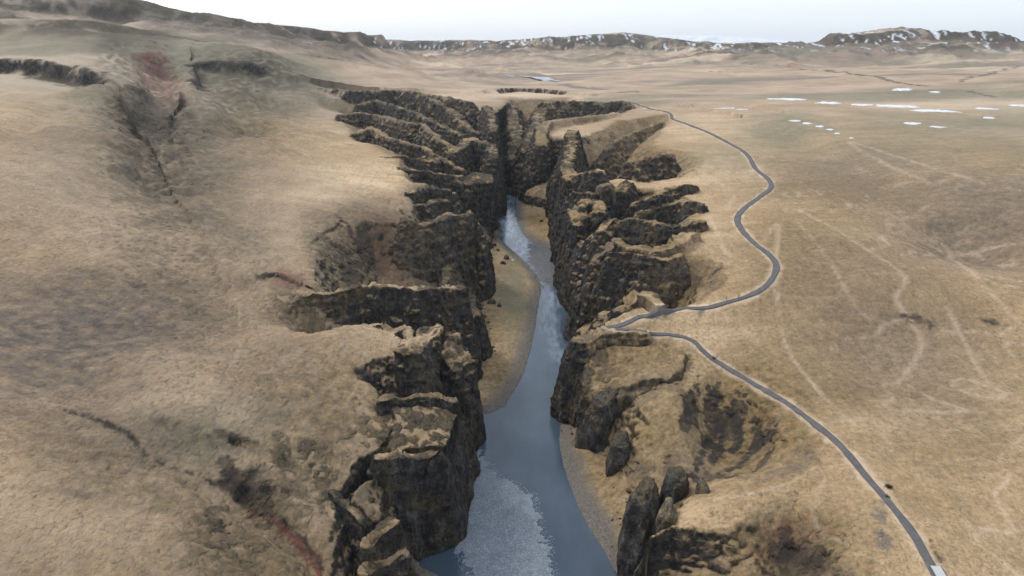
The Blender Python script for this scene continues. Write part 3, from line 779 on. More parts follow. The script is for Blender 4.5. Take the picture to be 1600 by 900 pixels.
ch['olive'] = np.maximum(ch['olive'], 0.75 * sm(-0.2, 0.5, nz3 + 0.5 * nz1 + rimdark - 0.6) * (rimdark > 0))
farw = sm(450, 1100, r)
st1 = fbm2(x * 0.5, y, 260, 5, 801, gain=0.6); st2 = fbm2(x * 0.35, y, 120, 4, 811)
ch['peat'] = np.maximum(ch['peat'], farw * 0.55 * sm(0.12, 0.45, st1 + 0.3 * st2))
ch['green'] = np.maximum(ch['green'], farw * 0.9 * sm(0.10, 0.4, st2 - 0.4 * st1) * (x > 100))
pale = np.maximum(pale, farw * 0.45 * sm(0.05, 0.4, -st1))
ch['olive'] = np.maximum(ch['olive'], 0.35 * sm(0.15, 0.5, fbm2(x, y, 33, 4, 821, gain=0.6)) * (1 - farw))
ch['peat'] = np.maximum(ch['peat'], 0.14 * sm(0.25, 0.5, fbm2(x * 0.7, y, 75, 5, 831, gain=0.6)) * (1 - farw))
rock = np.maximum(can * steep * 1.15, scm * steep * 1.2)
rock = np.maximum(rock, info['band'] * sm(-0.45, 0.1, nz1 + 0.6 * nz3))
rock = np.maximum(rock, ch['crag'] * sm(-0.32, 0.02, nz2 + 0.4 * nz1 + 0.5 * nz5))
rock = np.maximum(rock, rdg * sm(-0.30, 0.25, nz2 * 0.9 + nz1 * 0.6 + steep * 0.9))
rock = np.maximum(rock, np.where(hid >= 0, info['cliff'] * sm(-0.6, 0.0, nz3 + 0.3 * nz1), 0) * 1.0)
rock = np.clip(rock * (1 - 0.9 * flo) * (1 - ch['soft'] * (0.45 + 0.6 * sm(-0.1, 0.25, nz1 + 0.5 * nz2))), 0, 1)
inner = np.clip((drim < 0) * (1 - flo), 0, 1)
hm = hid >= 0
mtn = hm & np.isin(hid, [i for i, q in enumerate(HILL_W) if q[0] in ('mountain', 'mesa')])
ch['peat'][hm] = np.maximum(ch['peat'][hm], 0.5 * sm(0.45, 1.0, (P[hm, 2] - 70) / 90 + 0.5 * nz3[hm] + 0.4 * nz4[hm]))
ch['peat'][mtn] = np.maximum(ch['peat'][mtn], 0.9 * sm(0.15, 0.7, (P[mtn, 2] - 70) / 90 + 0.5 * nz3[mtn] + 0.4 * nz4[mtn]))
ch['peat'] = np.maximum(ch['peat'], inner * sm(-0.15, 0.45, nz1 + 0.5 * nz2) * 0.7)
ch['olive'] = np.maximum(ch['olive'], inner * 0.6)
ch['peat'] *= 1 - 0.75 * ch['soft']
grav = np.where(driv < BIG / 2, (1 - sm(2.5, 9, driv + 2.5 * nz1)) * (driv > -40), 0) * (P[:, 2] < 3) * np.maximum(flo, driv < 0.5) * (rdg < 0.5)
grav = np.maximum(grav, ch['grav'])
snow = np.zeros(len(x))
for i, hw in enumerate(HILL_W):
    m = hid == i
    if m.any():
        dd, zc, _ = seg_dist(x[m], y[m], hw[5])
        if hw[0] == 'snowy_range':
            snow[m] = 0.9
        else:
            top = sm(0.55, 0.95, (P[m, 2] - 60) / np.maximum(zc - 60, 1))
            snow[m] = sm(0.35, 0.75, (P[m, 2] - 60) / np.maximum(zc - 60, 1)) * sm(0.34, 0.46, nz3[m] * 0.25 + fbm2(x[m], y[m] * 0.35, 17, 3, 641, gain=0.6)) * (0.0 if r[m].mean() < 2000 else 0.08 if r[m].mean() < 2800 else 0.85)

print('cover %.1f s' % (time.time() - T0))

# ------------------------------------------------------------------ materials
class Mat:
    def __init__(self, name, rough=0.9):
        self.m = bpy.data.materials.new(name); self.m.use_nodes = True
        self.t = self.m.node_tree; self.n = self.t.nodes; self.n.clear()
        self.b = self.n.new('ShaderNodeBsdfPrincipled'); self.b.inputs['Roughness'].default_value = rough
        self.b.inputs['Specular IOR Level'].default_value = 0.2
        o = self.n.new('ShaderNodeOutputMaterial'); self.t.links.new(self.b.outputs[0], o.inputs['Surface'])
    def link(self, a, b): self.t.links.new(a, b)
    def val(self, sock, v):
        if hasattr(v, 'is_linked') or isinstance(v, bpy.types.NodeSocket): self.link(v, sock)
        elif isinstance(v, tuple) and len(v) == 3 and sock.type == 'RGBA': sock.default_value = (*v, 1)
        else: sock.default_value = v
    def pos(self, scale=(1, 1, 1), rot=0.0, obj=False):
        g = self.n.new('ShaderNodeTexCoord').outputs['Object'] if obj else self.n.new('ShaderNodeNewGeometry').outputs['Position']
        mp = self.n.new('ShaderNodeMapping'); mp.inputs['Scale'].default_value = scale; mp.inputs['Rotation'].default_value = (0, 0, rot)
        self.link(g, mp.inputs[0]); return mp.outputs[0]
    def noise(self, vec, scale, detail=4, rough=0.55, dist=0.0):
        t = self.n.new('ShaderNodeTexNoise'); self.link(vec, t.inputs['Vector'])
        t.inputs['Scale'].default_value = scale; t.inputs['Detail'].default_value = detail
        t.inputs['Roughness'].default_value = rough; t.inputs['Distortion'].default_value = dist
        return t.outputs['Fac']
    def voro(self, vec, scale, out='Distance', feature='F1'):
        t = self.n.new('ShaderNodeTexVoronoi'); t.feature = feature; self.link(vec, t.inputs['Vector']); t.inputs['Scale'].default_value = scale
        return t.outputs[out]
    def rng(self, v, a, b, c=0.0, d=1.0):
        t = self.n.new('ShaderNodeMapRange'); self.val(t.inputs[0], v)
        for i, q in enumerate((a, b, c, d)): t.inputs[i + 1].default_value = q
        return t.outputs[0]
    def math(self, op, a, b=0.0):
        t = self.n.new('ShaderNodeMath'); t.operation = op; self.val(t.inputs[0], a); self.val(t.inputs[1], b); return t.outputs[0]
    def mix(self, f, a, b, mode='MIX'):
        t = self.n.new('ShaderNodeMix'); t.data_type = 'RGBA'; t.blend_type = mode
        self.val(t.inputs[0], f); self.val(t.inputs[6], a); self.val(t.inputs[7], b); return t.outputs[2]
    def attr(self, name):
        t = self.n.new('ShaderNodeAttribute'); t.attribute_name = name
        s = self.n.new('ShaderNodeSeparateXYZ'); self.link(t.outputs['Vector'], s.inputs[0]); return s.outputs
    def bump(self, hgt, strength=0.5, dist=0.3, prev=None):
        t = self.n.new('ShaderNodeBump'); self.link(hgt, t.inputs['Height']); t.inputs['Strength'].default_value = strength
        t.inputs['Distance'].default_value = dist
        if prev is not None: self.link(prev, t.inputs['Normal'])
        return t.outputs[0]
    def done(self, col, normal=None, rough=None):
        self.val(self.b.inputs['Base Color'], col)
        if normal is not None: self.link(normal, self.b.inputs['Normal'])
        if rough is not None: self.val(self.b.inputs['Roughness'], rough)
        return self.m

STRAW_A, STRAW_B, STRAW_C = (0.64, 0.460, 0.285), (0.48, 0.328, 0.182), (0.34, 0.225, 0.116)
def rock_color(M, pos, pos_v):
    n1 = M.noise(pos, 0.28, 5, 0.7); n2 = M.noise(pos_v, 0.45, 5, 0.65); n3 = M.noise(pos, 1.7, 4, 0.7); n4 = M.noise(pos, 0.07, 3, 0.6)
    c = M.mix(M.rng(n1, 0.38, 0.64), (0.026, 0.023, 0.022), (0.090, 0.076, 0.061))
    c = M.mix(M.rng(n4, 0.40, 0.62, 0, 0.7), c, M.mix(M.rng(n1, 0.4, 0.62), (0.032, 0.031, 0.032), (0.105, 0.100, 0.098)))
    c = M.mix(M.rng(M.noise(pos, 0.11, 4, 0.65), 0.50, 0.62, 0, 0.65), c, M.mix(M.rng(n1, 0.4, 0.6), (0.060, 0.048, 0.022), (0.165, 0.120, 0.055)))
    c = M.mix(M.rng(n2, 0.54, 0.68, 0, 0.8), c, (0.175, 0.162, 0.152))
    c = M.mix(M.rng(n3, 0.52, 0.64, 0, 0.85), c, (0.016, 0.014, 0.013))
    fl = M.rng(M.noise(pos, 0.05, 3, 0.6), 0.42, 0.58)
    c = M.mix(M.math('MULTIPLY', fl, M.rng(n3, 0.44, 0.34, 0, 0.5)), c, (0.120, 0.100, 0.074))
    g = M.n.new('ShaderNodeNewGeometry'); s = M.n.new('ShaderNodeSeparateXYZ'); M.link(g.outputs['Normal'], s.inputs[0])
    up = M.math('MULTIPLY', M.rng(s.outputs[2], 0.50, 0.88), M.rng(M.noise(pos, 0.6, 4, 0.7), 0.42, 0.60))
    return M.mix(up, c, M.mix(M.rng(n1, 0.4, 0.6), (0.19, 0.145, 0.085), (0.10, 0.084, 0.042))), n1, n3

def make_land():
    M = Mat('land_cover', 0.95)
    pos = M.pos(); posv = M.pos((1, 1, 0.12)); st = M.pos((0.25, 1, 1), math.radians(25)); st2 = M.pos((1, 0.3, 1), math.radians(-20))
    A, B, C = M.attr('cover_a'), M.attr('cover_b'), M.attr('cover_c')
    big = M.noise(pos, 0.012, 5, 0.6); mid = M.noise(st, 0.09, 5, 0.65); fine = M.noise(pos, 0.8, 5, 0.7); str2 = M.noise(st2, 0.35, 4, 0.6)
    c = M.mix(M.rng(big, 0.40, 0.60), STRAW_A, STRAW_B)
    c = M.mix(M.rng(mid, 0.42, 0.72, 0, 0.8), c, STRAW_C)
    c = M.mix(M.rng(str2, 0.52, 0.75, 0, 0.55), c, (0.20, 0.165, 0.105))
    c = M.mix(M.rng(fine, 0.50, 0.66, 0, 0.6), c, (0.19, 0.135, 0.075))
    c = M.mix(M.rng(fine, 0.46, 0.34, 0, 0.45), c, (0.66, 0.50, 0.34))
    vt = M.noise(M.pos((1, 0.6, 1), 0.4), 1.5, 3, 0.6, 0.6); tm = M.rng(M.noise(pos, 0.03, 4, 0.6), 0.40, 0.62, 0.1, 1.0)
    c = M.mix(M.math('MULTIPLY', M.rng(vt, 0.52, 0.68, 0, 0.6), tm), c, (0.17, 0.125, 0.070))
    c = M.mix(M.math('MULTIPLY', M.attr('cover_d')[0], 0.8), c, M.mix(M.rng(big, 0.4, 0.6), (0.40, 0.315, 0.255), (0.29, 0.235, 0.185)))  # straw shifts to mauve-grey with distance
    brk = M.rng(M.noise(pos, 0.25, 4, 0.65), 0.25, 0.75, 0.55, 1.25)
    def over(c, f, col, breakup=True):
        return M.mix(M.math('MULTIPLY', f, brk) if breakup else f, c, col)
    oc = M.mix(M.rng(M.noise(pos, 0.5, 4, 0.6), 0.35, 0.65), (0.215, 0.142, 0.055), (0.100, 0.070, 0.030))
    pc = M.mix(M.rng(M.noise(pos, 0.3, 4, 0.6), 0.35, 0.65), (0.15, 0.12, 0.10), (0.085, 0.068, 0.056))
    gc = M.mix(M.rng(M.noise(pos, 0.1, 4, 0.6), 0.35, 0.65), (0.150, 0.160, 0.105), (0.23, 0.205, 0.14))
    c = over(c, A[1], oc); c = over(c, A[2], pc); c = over(c, M.math('MULTIPLY', C[0], 0.85), gc)
    c = over(c, B[0], M.mix(M.rng(M.noise(st, 0.8, 4), 0.4, 0.65), (0.175, 0.062, 0.046), (0.075, 0.028, 0.022)))
    c = over(c, B[2], M.mix(fine, (0.84, 0.66, 0.50), (0.68, 0.52, 0.38)))
    gv = M.mix(M.rng(M.noise(pos, 1.5, 4, 0.7), 0.35, 0.65), (0.10, 0.088, 0.075), (0.20, 0.175, 0.145))
    c = M.mix(B[1], c, gv)
    c = over(c, C[2], M.mix(fine, (0.022, 0.019, 0.017), (0.055, 0.045, 0.035)))
    rc, n1, n3 = rock_color(M, pos, posv)
    c = M.mix(A[0], c, rc)
    c = M.mix(C[1], c, (0.82, 0.85, 0.9))
    tuft = M.noise(pos, 0.8, 4, 0.65); tuft2 = M.noise(M.pos((1, 0.45, 1), math.radians(35)), 0.45, 3, 0.5)
    nrm = M.bump(M.math('ADD', tuft, M.math('MULTIPLY', tuft2, 1.2)), 0.75, 1.0)
    nrm = M.bump(M.math('MULTIPLY', vt, tm), 0.6, 0.5, nrm)
    rb = M.math('MULTIPLY', M.math('ADD', n1, M.math('MULTIPLY', n3, 0.5)), A[0])
    nrm = M.bump(rb, 1.0, 2.6, nrm)
    return M.done(c, nrm)
LAND_MAT = make_land()

def new_mesh_np(name, V, F, mat, smooth=True):
    me = bpy.data.meshes.new(name)
    V = np.ascontiguousarray(V, np.float32); F = np.ascontiguousarray(F, np.int32)
    k = F.shape[1]
    me.vertices.add(len(V)); me.vertices.foreach_set('co', V.ravel())
    me.loops.add(F.size); me.loops.foreach_set('vertex_index', F.ravel())
    me.polygons.add(len(F)); me.polygons.foreach_set('loop_start', np.arange(0, F.size, k, dtype=np.int32))
    me.polygons.foreach_set('loop_total', np.full(len(F), k, np.int32))
    me.polygons.foreach_set('use_smooth', np.full(len(F), smooth))
    me.materials.append(mat)
    me.update(calc_edges=True)
    return me

def link(name, me, parent=None, **props):
    o = bpy.data.objects.new(name, me)
    sc.collection.objects.link(o)
    if parent is not None: o.parent = parent
    for k, v in props.items(): o[k] = v
    return o

# ------------------------------------------------------------------ the land, piece by piece
def rowcentre(yv):
    """middle of the river at this distance"""
    L = RIVER_W[:32]; R_ = RIVER_W[32:][::-1]
    o1, o2 = np.argsort(L[:, 1]), np.argsort(R_[:, 1])
    return 0.5 * (np.interp(yv, L[o1, 1], L[o1, 0]) + np.interp(yv, R_[o2, 1], R_[o2, 0]))
wall_v = (((drim < 0.5) | (rdg > 0.5)) & (flo < 0.5) & (driv > 0))
bed_v = (flo > 0.5) | (driv <= 0)
lab_v = np.zeros(len(x), int)
side = x < rowcentre(y)
lab_v[bed_v] = 1
lab_v[wall_v & side] = 2
lab_v[wall_v & ~side] = 3
lab_v[(lab_v == 0) & (hid >= 0)] = 4 + hid[(lab_v == 0) & (hid >= 0)]
a, b, c_ = lab_v[tri].T
lab = np.where((b == c_), b, a)
names = {0: ('moorland', 'dry straw-coloured moorland on both sides of the canyon'), 1: ('riverbank', 'flat grassy and gravelly banks at the bottom of the canyon'),
         2: ('canyon_wall_left', 'dark rocky canyon wall with fins and alcoves left of the river'),
         3: ('canyon_wall_right', 'dark rocky canyon wall with fins and alcoves right of the river')}
hill_labels = ['green grassy bench above the dark scarp at far left', 'dark mountain slope rising out of the frame at top left', 'rounded brown hill with dark cliffs behind the left slopes',
  'small table hill with steep right side, left of the valley', 'far snow-streaked hills at the head of the valley', 'broad snow-speckled hill above the middle of the canyon',
  'low dark far ridge left of the mesa', 'flat-topped dark mesa with snow streaks at far right', 'low far ridge at the right edge', 'pale snowy range on the horizon right of centre', 'pale snowy range on the horizon left of centre']
for i, hw in enumerate(HILL_W):
    names[4 + i] = (hw[0], hill_labels[i])
far_tint = np.clip(farw * (0.75 + 0.5 * st1), 0, 1)  # weight of the mauve-grey tint, growing with distance from the camera
attrs = {'cover_d': (far_tint, far_tint * 0, far_tint * 0), 'cover_a': (rock, ch['olive'], ch['peat']), 'cover_b': (ch['red'], grav, pale), 'cover_c': (ch['green'], snow, ch['wet'])}
for l, (nm, lbl) in names.items():
    F = tri[lab == l]
    if len(F) < 4:
        continue
    used = np.unique(F)
    re = np.full(len(x), -1, np.int64); re[used] = np.arange(len(used))
    me = new_mesh_np(nm, P[used], re[F], LAND_MAT)
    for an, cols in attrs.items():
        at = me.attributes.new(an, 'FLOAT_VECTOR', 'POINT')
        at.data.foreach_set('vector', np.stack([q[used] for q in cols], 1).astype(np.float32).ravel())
    if l not in (2, 3):
        me.normals_split_custom_set_from_vertices(N[used].astype(np.float32))
    else:
        me.polygons.foreach_set('use_smooth', rock[F].mean(1) < 0.35)
    link(nm, me, kind='structure', label=lbl)
print('land objects %.1f s' % (time.time() - T0))

# ------------------------------------------------------------------ water
def make_water():
    M = Mat('river_water', 0.12)
    pos = M.pos((1, 0.35, 1))
    n = M.noise(pos, 0.035, 4, 0.6)
    c = M.mix(M.rng(n, 0.35, 0.7), (0.036, 0.054, 0.076), (0.085, 0.112, 0.145))
    M.b.inputs['Specular IOR Level'].default_value = 0.5
    fo = M.attr('foam')[0]
    rp = M.noise(M.pos((1, 0.22, 1)), 0.35, 5, 0.65)
    c = M.mix(M.math('MULTIPLY', fo, M.rng(rp, 0.42, 0.60)), c, (0.25, 0.31, 0.38))
    c = M.mix(M.math('MULTIPLY', fo, M.rng(M.noise(M.pos((1, 0.5, 1)), 1.6, 4, 0.7), 0.64, 0.74)), c, (0.75, 0.78, 0.82))
    M.b.inputs['IOR'].default_value = 1.33
    w1 = M.noise(M.pos((1, 0.5, 1)), 0.9, 3, 0.6)
    nrm = M.bump(M.math('ADD', w1, M.math('MULTIPLY', fo, rp)), 0.28, 0.18)
    return M.done(c, nrm, M.rng(n, 0.3, 0.7, 0.06, 0.22))
gx, gy = np.meshgrid(np.arange(-110, 130, 3.0), np.arange(70, 960, 3.0))
dw, _, _ = ring_dist(gx.ravel(), gy.ravel(), RIVER_W)
inw = (inside(gx.ravel(), gy.ravel(), RIVER_W) | (dw < 9)).reshape(gx.shape)
q = inw[:-1, :-1] & inw[1:, 1:] & inw[:-1, 1:] & inw[1:, :-1]
ii, jj = np.nonzero(q)
W_ = gx.shape[1]
F = np.stack([ii * W_ + jj, ii * W_ + jj + 1, (ii + 1) * W_ + jj + 1, (ii + 1) * W_ + jj], 1)
used = np.unique(F); re = np.full(gx.size, -1); re[used] = np.arange(len(used))
V = np.stack([gx.ravel(), gy.ravel(), np.zeros(gx.size)], 1)[used]
rv = new_mesh_np('river', V, re[F], make_water())
foam = np.zeros(len(V))
for px, py, rx, ry, st in ((792,305,16,20,.8),(796,345,16,30,.9),(815,385,22,16,.9),(852,430,18,14,.9),(868,465,18,22,.7),(870,535,18,40,.45),(790,262,10,6,1),(735,690,14,20,.5),(860,500,25,30,.4)):
    c0 = np.array(U(px, py, 0)); cx_ = np.array(U(px + rx, py, 0)) - c0; cy_ = np.array(U(px, py - ry, 0)) - c0
    q = (((V - c0) @ cx_) / (cx_ @ cx_)) ** 2 + (((V - c0) @ cy_) / (cy_ @ cy_)) ** 2
    foam = np.maximum(foam, st * (1 - sm(0.2, 1.3, np.sqrt(q))))
at = rv.attributes.new('foam', 'FLOAT_VECTOR', 'POINT'); at.data.foreach_set('vector', np.repeat(foam[:, None], 3, 1).astype(np.float32).ravel())
link('river', rv, kind='structure', label='grey-blue river winding along the canyon floor')

fr = hits([(788,117),(815,119),(845,123),(872,128)])
fl_ = smooth_line(fr, 12)
tg = np.gradient(fl_[:, :2], axis=0); tg /= np.linalg.norm(tg, axis=1)[:, None] + 1e-9
ww = 26 * np.sin(np.linspace(0.15, math.pi - 0.15, len(fl_))) * (1 + 0.5 * fbm2(np.arange(len(fl_)) * 1.0, np.zeros(len(fl_)), 6, 3, 5))
cc = np.linspace(-1, 1, 5)
XY = fl_[:, None, :2] + np.stack([-tg[:, 1], tg[:, 0]], 1)[:, None] * (cc[None, :, None] * ww[:, None, None])
Z = height(XY[..., 0].ravel(), XY[..., 1].ravel()).reshape(XY.shape[:2]).max(1)[:, None] + 0.6 + 0 * XY[..., 0]
i = np.arange((len(fl_) - 1) * 4); a = (i // 4) * 5 + i % 4
link('river', new_mesh_np('river', np.concatenate([XY, Z[..., None]], -1).reshape(-1, 3), np.stack([a, a + 5, a + 6, a + 1], 1), rv.materials[0]), kind='structure', label='pale gleam of the river on the valley floor beyond the canyon')

# ------------------------------------------------------------------ footpaths
def make_path_mat():
    M = Mat('grey_gravel_path', 0.9)
    pos = M.pos()
    n = M.noise(pos, 0.5, 4, 0.6); f = M.noise(pos, 6, 3, 0.7)
    c = M.mix(M.rng(n, 0.35, 0.65), (0.095, 0.090, 0.090), (0.135, 0.128, 0.125))
    c = M.mix(M.rng(f, 0.5, 0.7, 0, 0.5), c, (0.07, 0.062, 0.058))
    return M.done(c, M.bump(f, 0.4, 0.05))
PATH_MAT = make_path_mat()
plabels = ['grey gravel footpath curving along the right rim past the bends', 'grey gravel footpath from the viewpoint down to the boardwalk']
for (w, L), lbl in zip(PATH_LINES, plabels):
    L = smooth_line(L[::3], 0.8)
    tg = np.gradient(L[:, :2], axis=0); tg /= np.linalg.norm(tg, axis=1)[:, None] + 1e-9
    nr = np.stack([-tg[:, 1], tg[:, 0]], 1)
    cols = np.array([-1.12, -1.0, -0.66, -0.33, 0, 0.33, 0.66, 1.0, 1.12])
    s = np.arange(len(L)) * 0.8
    ww = w * (0.66 + 0.34 * sm(150, 105, np.hypot(L[:, 0], L[:, 1])) + 0.2 * sm(250, 400, np.hypot(L[:, 0], L[:, 1]))) * (1 + 0.30 * fbm2(s, s * 0, 6, 4, 71, gain=0.75))
    XY = L[:, None, :2] + nr[:, None] * (cols[None, :, None] * ww[:, None, None])
    hz = height(XY[..., 0].ravel(), XY[..., 1].ravel()).reshape(XY.shape[:2])
    mid = hz[:, 2:7].mean(1)
    k = np.ones(9) / 9
    mid = np.convolve(np.pad(mid, 4, mode='edge'), k, 'valid')
    lift = 0.16 + r.min() * 0 + 0.0004 * np.hypot(L[:, 0], L[:, 1])
    Z = np.maximum(mid[:, None], hz * 0.6 + mid[:, None] * 0.4) + lift[:, None]
    Z[:, 0] = hz[:, 0] - 0.3; Z[:, -1] = hz[:, -1] - 0.3
    V = np.concatenate([XY, Z[..., None]], -1).reshape(-1, 3)
    nc = len(cols)
    i = np.arange((len(L) - 1) * (nc - 1)); a = (i // (nc - 1)) * nc + i % (nc - 1)
    F = np.stack([a, a + nc, a + nc + 1, a + 1], 1)
    link('footpath', new_mesh_np('footpath', V, F, PATH_MAT), kind='structure', label=lbl)
print('done %.1f s' % (time.time() - T0))

# ------------------------------------------------------------------ helpers for things
def hz1(xv, yv):
    return float(height(np.array([float(xv)]), np.array([float(yv)]))[0])

def empty(name, loc, **props):
    o = bpy.data.objects.new(name, None); o.location = loc
    sc.collection.objects.link(o)
    for k, v in props.items(): o[k] = v
    return o

def ico(sub):
    import bmesh
    bm = bmesh.new(); bmesh.ops.create_icosphere(bm, subdivisions=sub, radius=1.0)
    V = np.array([v.co[:] for v in bm.verts]); F = np.array([[v.index for v in f.verts] for f in bm.faces]); bm.free()
    return V, F
ICO = {k: ico(k) for k in (1, 2, 3, 5)}

def make_rock_mat(name, tint=(1, 1, 1), moss=True):
    M = Mat(name, 0.92)
    pos = M.pos(); posv = M.pos((1, 1, 0.12))
    c, n1, n3 = rock_color(M, pos, posv)
    if tint != (1, 1, 1):
        c = M.mix(1.0, c, tint, 'MULTIPLY')
    nrm = M.bump(M.math('ADD', n1, M.math('MULTIPLY', n3, 0.5)), 1.0, 1.4)
    return M.done(c, nrm)
ROCK_MAT = make_rock_mat('dark_outcrop_rock')

def crag(name, label, base, L, W, H, yaw, lean, seed, sub=5, power=0.55, peak=0.3, mat=None, **props):
    """a rock: rounded box pulled to a crest, roughened; base is its foot, lean shifts the top along its length"""
    V, F = ICO[sub]
    V = np.sign(V) * np.abs(V) ** power
    t = np.clip((V[:, 2] + 1) / 2, 0, 1)
    V = V * np.stack([L / 2 * (1 - peak * 0.6 * t), W / 2 * (1 - peak * 1.4 * t), np.full(len(V), H * 0.62)], 1)
    V[:, 2] += H * 0.38
    V[:, 2] += (V[:, 0] / L) * lean[1] * H * t
    V[:, 0] += lean[0] * t * H
    s = min(L, H)
    d = 0.16 * fbm3(V[:, 0] + seed * 13, V[:, 1], V[:, 2], s * 0.55, 4, seed, gain=0.6, ridged=True) + 0.10 * fbm3(V[:, 0] + seed * 13, V[:, 1], V[:, 2] * 0.3, s * 0.3, 3, seed + 5)
    nn = V - V.mean(0); nn /= np.linalg.norm(nn, axis=1)[:, None]
    V = V + nn * (d * s * 1.25 + 0.035 * s * fbm3(V[:, 0], V[:, 1], V[:, 2], s * 0.09, 2, seed + 9, ridged=True))[:, None]
    cy, sy = math.cos(yaw), math.sin(yaw)
    V = np.stack([V[:, 0] * cy - V[:, 1] * sy, V[:, 0] * sy + V[:, 1] * cy, V[:, 2]], 1)
    o = link(name, new_mesh_np(name, V, F, mat or ROCK_MAT), label=label, category='rock', **props)
    o.location = base
    return o

# rock outcrops standing at the foot of the right slope (foot pixel, elevation)
def foot(px, py, z):
    p = U(px, py, low(px, py, z)); return (p[0], p[1], p[2] - 0.8)
PALE_CRAG = make_rock_mat('pale_mossy_rock', (1.9, 1.85, 1.6))
crag('rock_outcrop', 'tall dark rock fin leaning beside the river at lower right', foot(996, 852, 4), 20, 8.5, 16, math.radians(66), (0.22, 0.15), 3, power=0.55, peak=0.3)
crag('rock_outcrop', 'dark pointed rock just right of the tall leaning fin', foot(1055, 786, 14), 8, 8, 11, math.radians(100), (0.0, 0.2), 9, power=0.55, peak=0.4)
crag('rock_outcrop', 'pale mossy pointed crag behind the tall leaning fin', foot(1040, 838, 14), 9, 7, 9, math.radians(75), (0.1, 0.3), 15, power=0.6, peak=0.55, mat=PALE_CRAG)
crag('rock_outcrop', 'narrow dark rock standing alone on the grass at the foot of the spur', foot(968, 738, 4), 9, 8, 13, math.radians(80), (0.1, 0.25), 21, power=0.5, peak=0.35)
crag('rock_outcrop', 'broad dark rock block with grey flank below the right-hand ridge', foot(935, 694, 4), 15, 13, 17, math.radians(45), (0.25, 0.3), 27, power=0.5, peak=0.45)
crag('rock_outcrop', 'small pale thorn of rock beside the muddy bowl', foot(1098, 772, 24), 5, 3, 5, math.radians(110), (0.0, 0.2), 33, sub=3, power=0.7, peak=0.7, mat=PALE_CRAG)
crag('rock_outcrop', 'square pale-capped pinnacle among the dark fins of the right wall', foot(946, 318, 41), 9, 9, 12, 0.4, (0, 0.05), 39, sub=3, power=0.45, peak=0.1, mat=PALE_CRAG)

# boulders on the banks
WHITE_ROCK = make_rock_mat('pale_boulder_rock', (9, 9, 9))
bould = [(801,408,1.5,'white boulder on the gravel of the left bank',True),(791,404,3.2,'long dark boulder beside the white one on the left bank',False),
 (786,412,2.4,'dark boulder nearest below the white one on the left bank',False),(772,384,2.6,'dark boulder at the foot of the left tower',False),
 (778,392,2.0,'small dark boulder between the left tower and the long boulder',False),(768,474,3.0,'dark boulder pile on the green flat by the left spur',False),
 (780,478,2.2,'small dark boulder out on the green flat of the left bank',False),(873,394,3.0,'dark boulder at the foot of the right wall by the rapids',False),
 (876,414,3.4,'dark boulder in the water under the right wall',False),(862,340,3.4,'dark boulder on the upper grassy bank under the right wall',False),(846,346,2.0,'small boulder out on the upper grassy bank',False),
 (755,558,2.6,'dark boulder at the tip of the left spur on the bank',False),(742,566,2.0,'small dark boulder behind the tip of the left spur',False)]
bh = hits([b[:2] for b in bould])
for b, p, k in zip(bould, bh, range(99)):
    crag('boulder', b[3], (p[0], p[1], max(p[2], 0) - 0.25 * b[2]), b[2] * 1.5, b[2] * 1.1, b[2] * 0.9, k * 1.3, (0, 0), 50 + k, sub=3, power=0.75, peak=0.3, mat=WHITE_ROCK if b[4] else None, group='boulders on the canyon floor')

# fallen stones along the foot of the walls: too many to count
E_ = np.roll(FLOOR_W, -1, 0) - FLOOR_W; el = np.linalg.norm(E_, axis=1); el[(FLOOR_W[:, 1] < 95)] = 0
pk = RNG.choice(len(el), 2600, p=el / el.sum()); tt = RNG.uniform(0, 1, len(pk))
qx = FLOOR_W[pk, 0] + E_[pk, 0] * tt + RNG.normal(0, 2.2, len(pk)); qy = FLOOR_W[pk, 1] + E_[pk, 1] * tt + RNG.normal(0, 2.2, len(pk))
qz = height(qx, qy); ok = np.nonzero((qz > -0.6) & (qz < 7))[0]
VV, FF = [], []
v0, f0 = ICO[1]
for n_, k in enumerate(ok):
    v = v0 * (1 + RNG.uniform(-.25, .25, (len(v0), 1))) * (min(RNG.lognormal(-1.0, .55), 1.6) * np.array([1, RNG.uniform(.6, 1), RNG.uniform(.5, .8)]))
    a_ = RNG.uniform(0, 6.28); ca, sa = math.cos(a_), math.sin(a_)
    VV.append(np.stack([v[:, 0] * ca - v[:, 1] * sa, v[:, 0] * sa + v[:, 1] * ca, v[:, 2]], 1) + [qx[k], qy[k], max(qz[k], -0.1)]); FF.append(f0 + n_ * len(v0))
link('scree', new_mesh_np('scree', np.concatenate(VV), np.concatenate(FF), ROCK_MAT, False), kind='stuff', label='dark fallen stones strewn along the foot of the canyon walls')

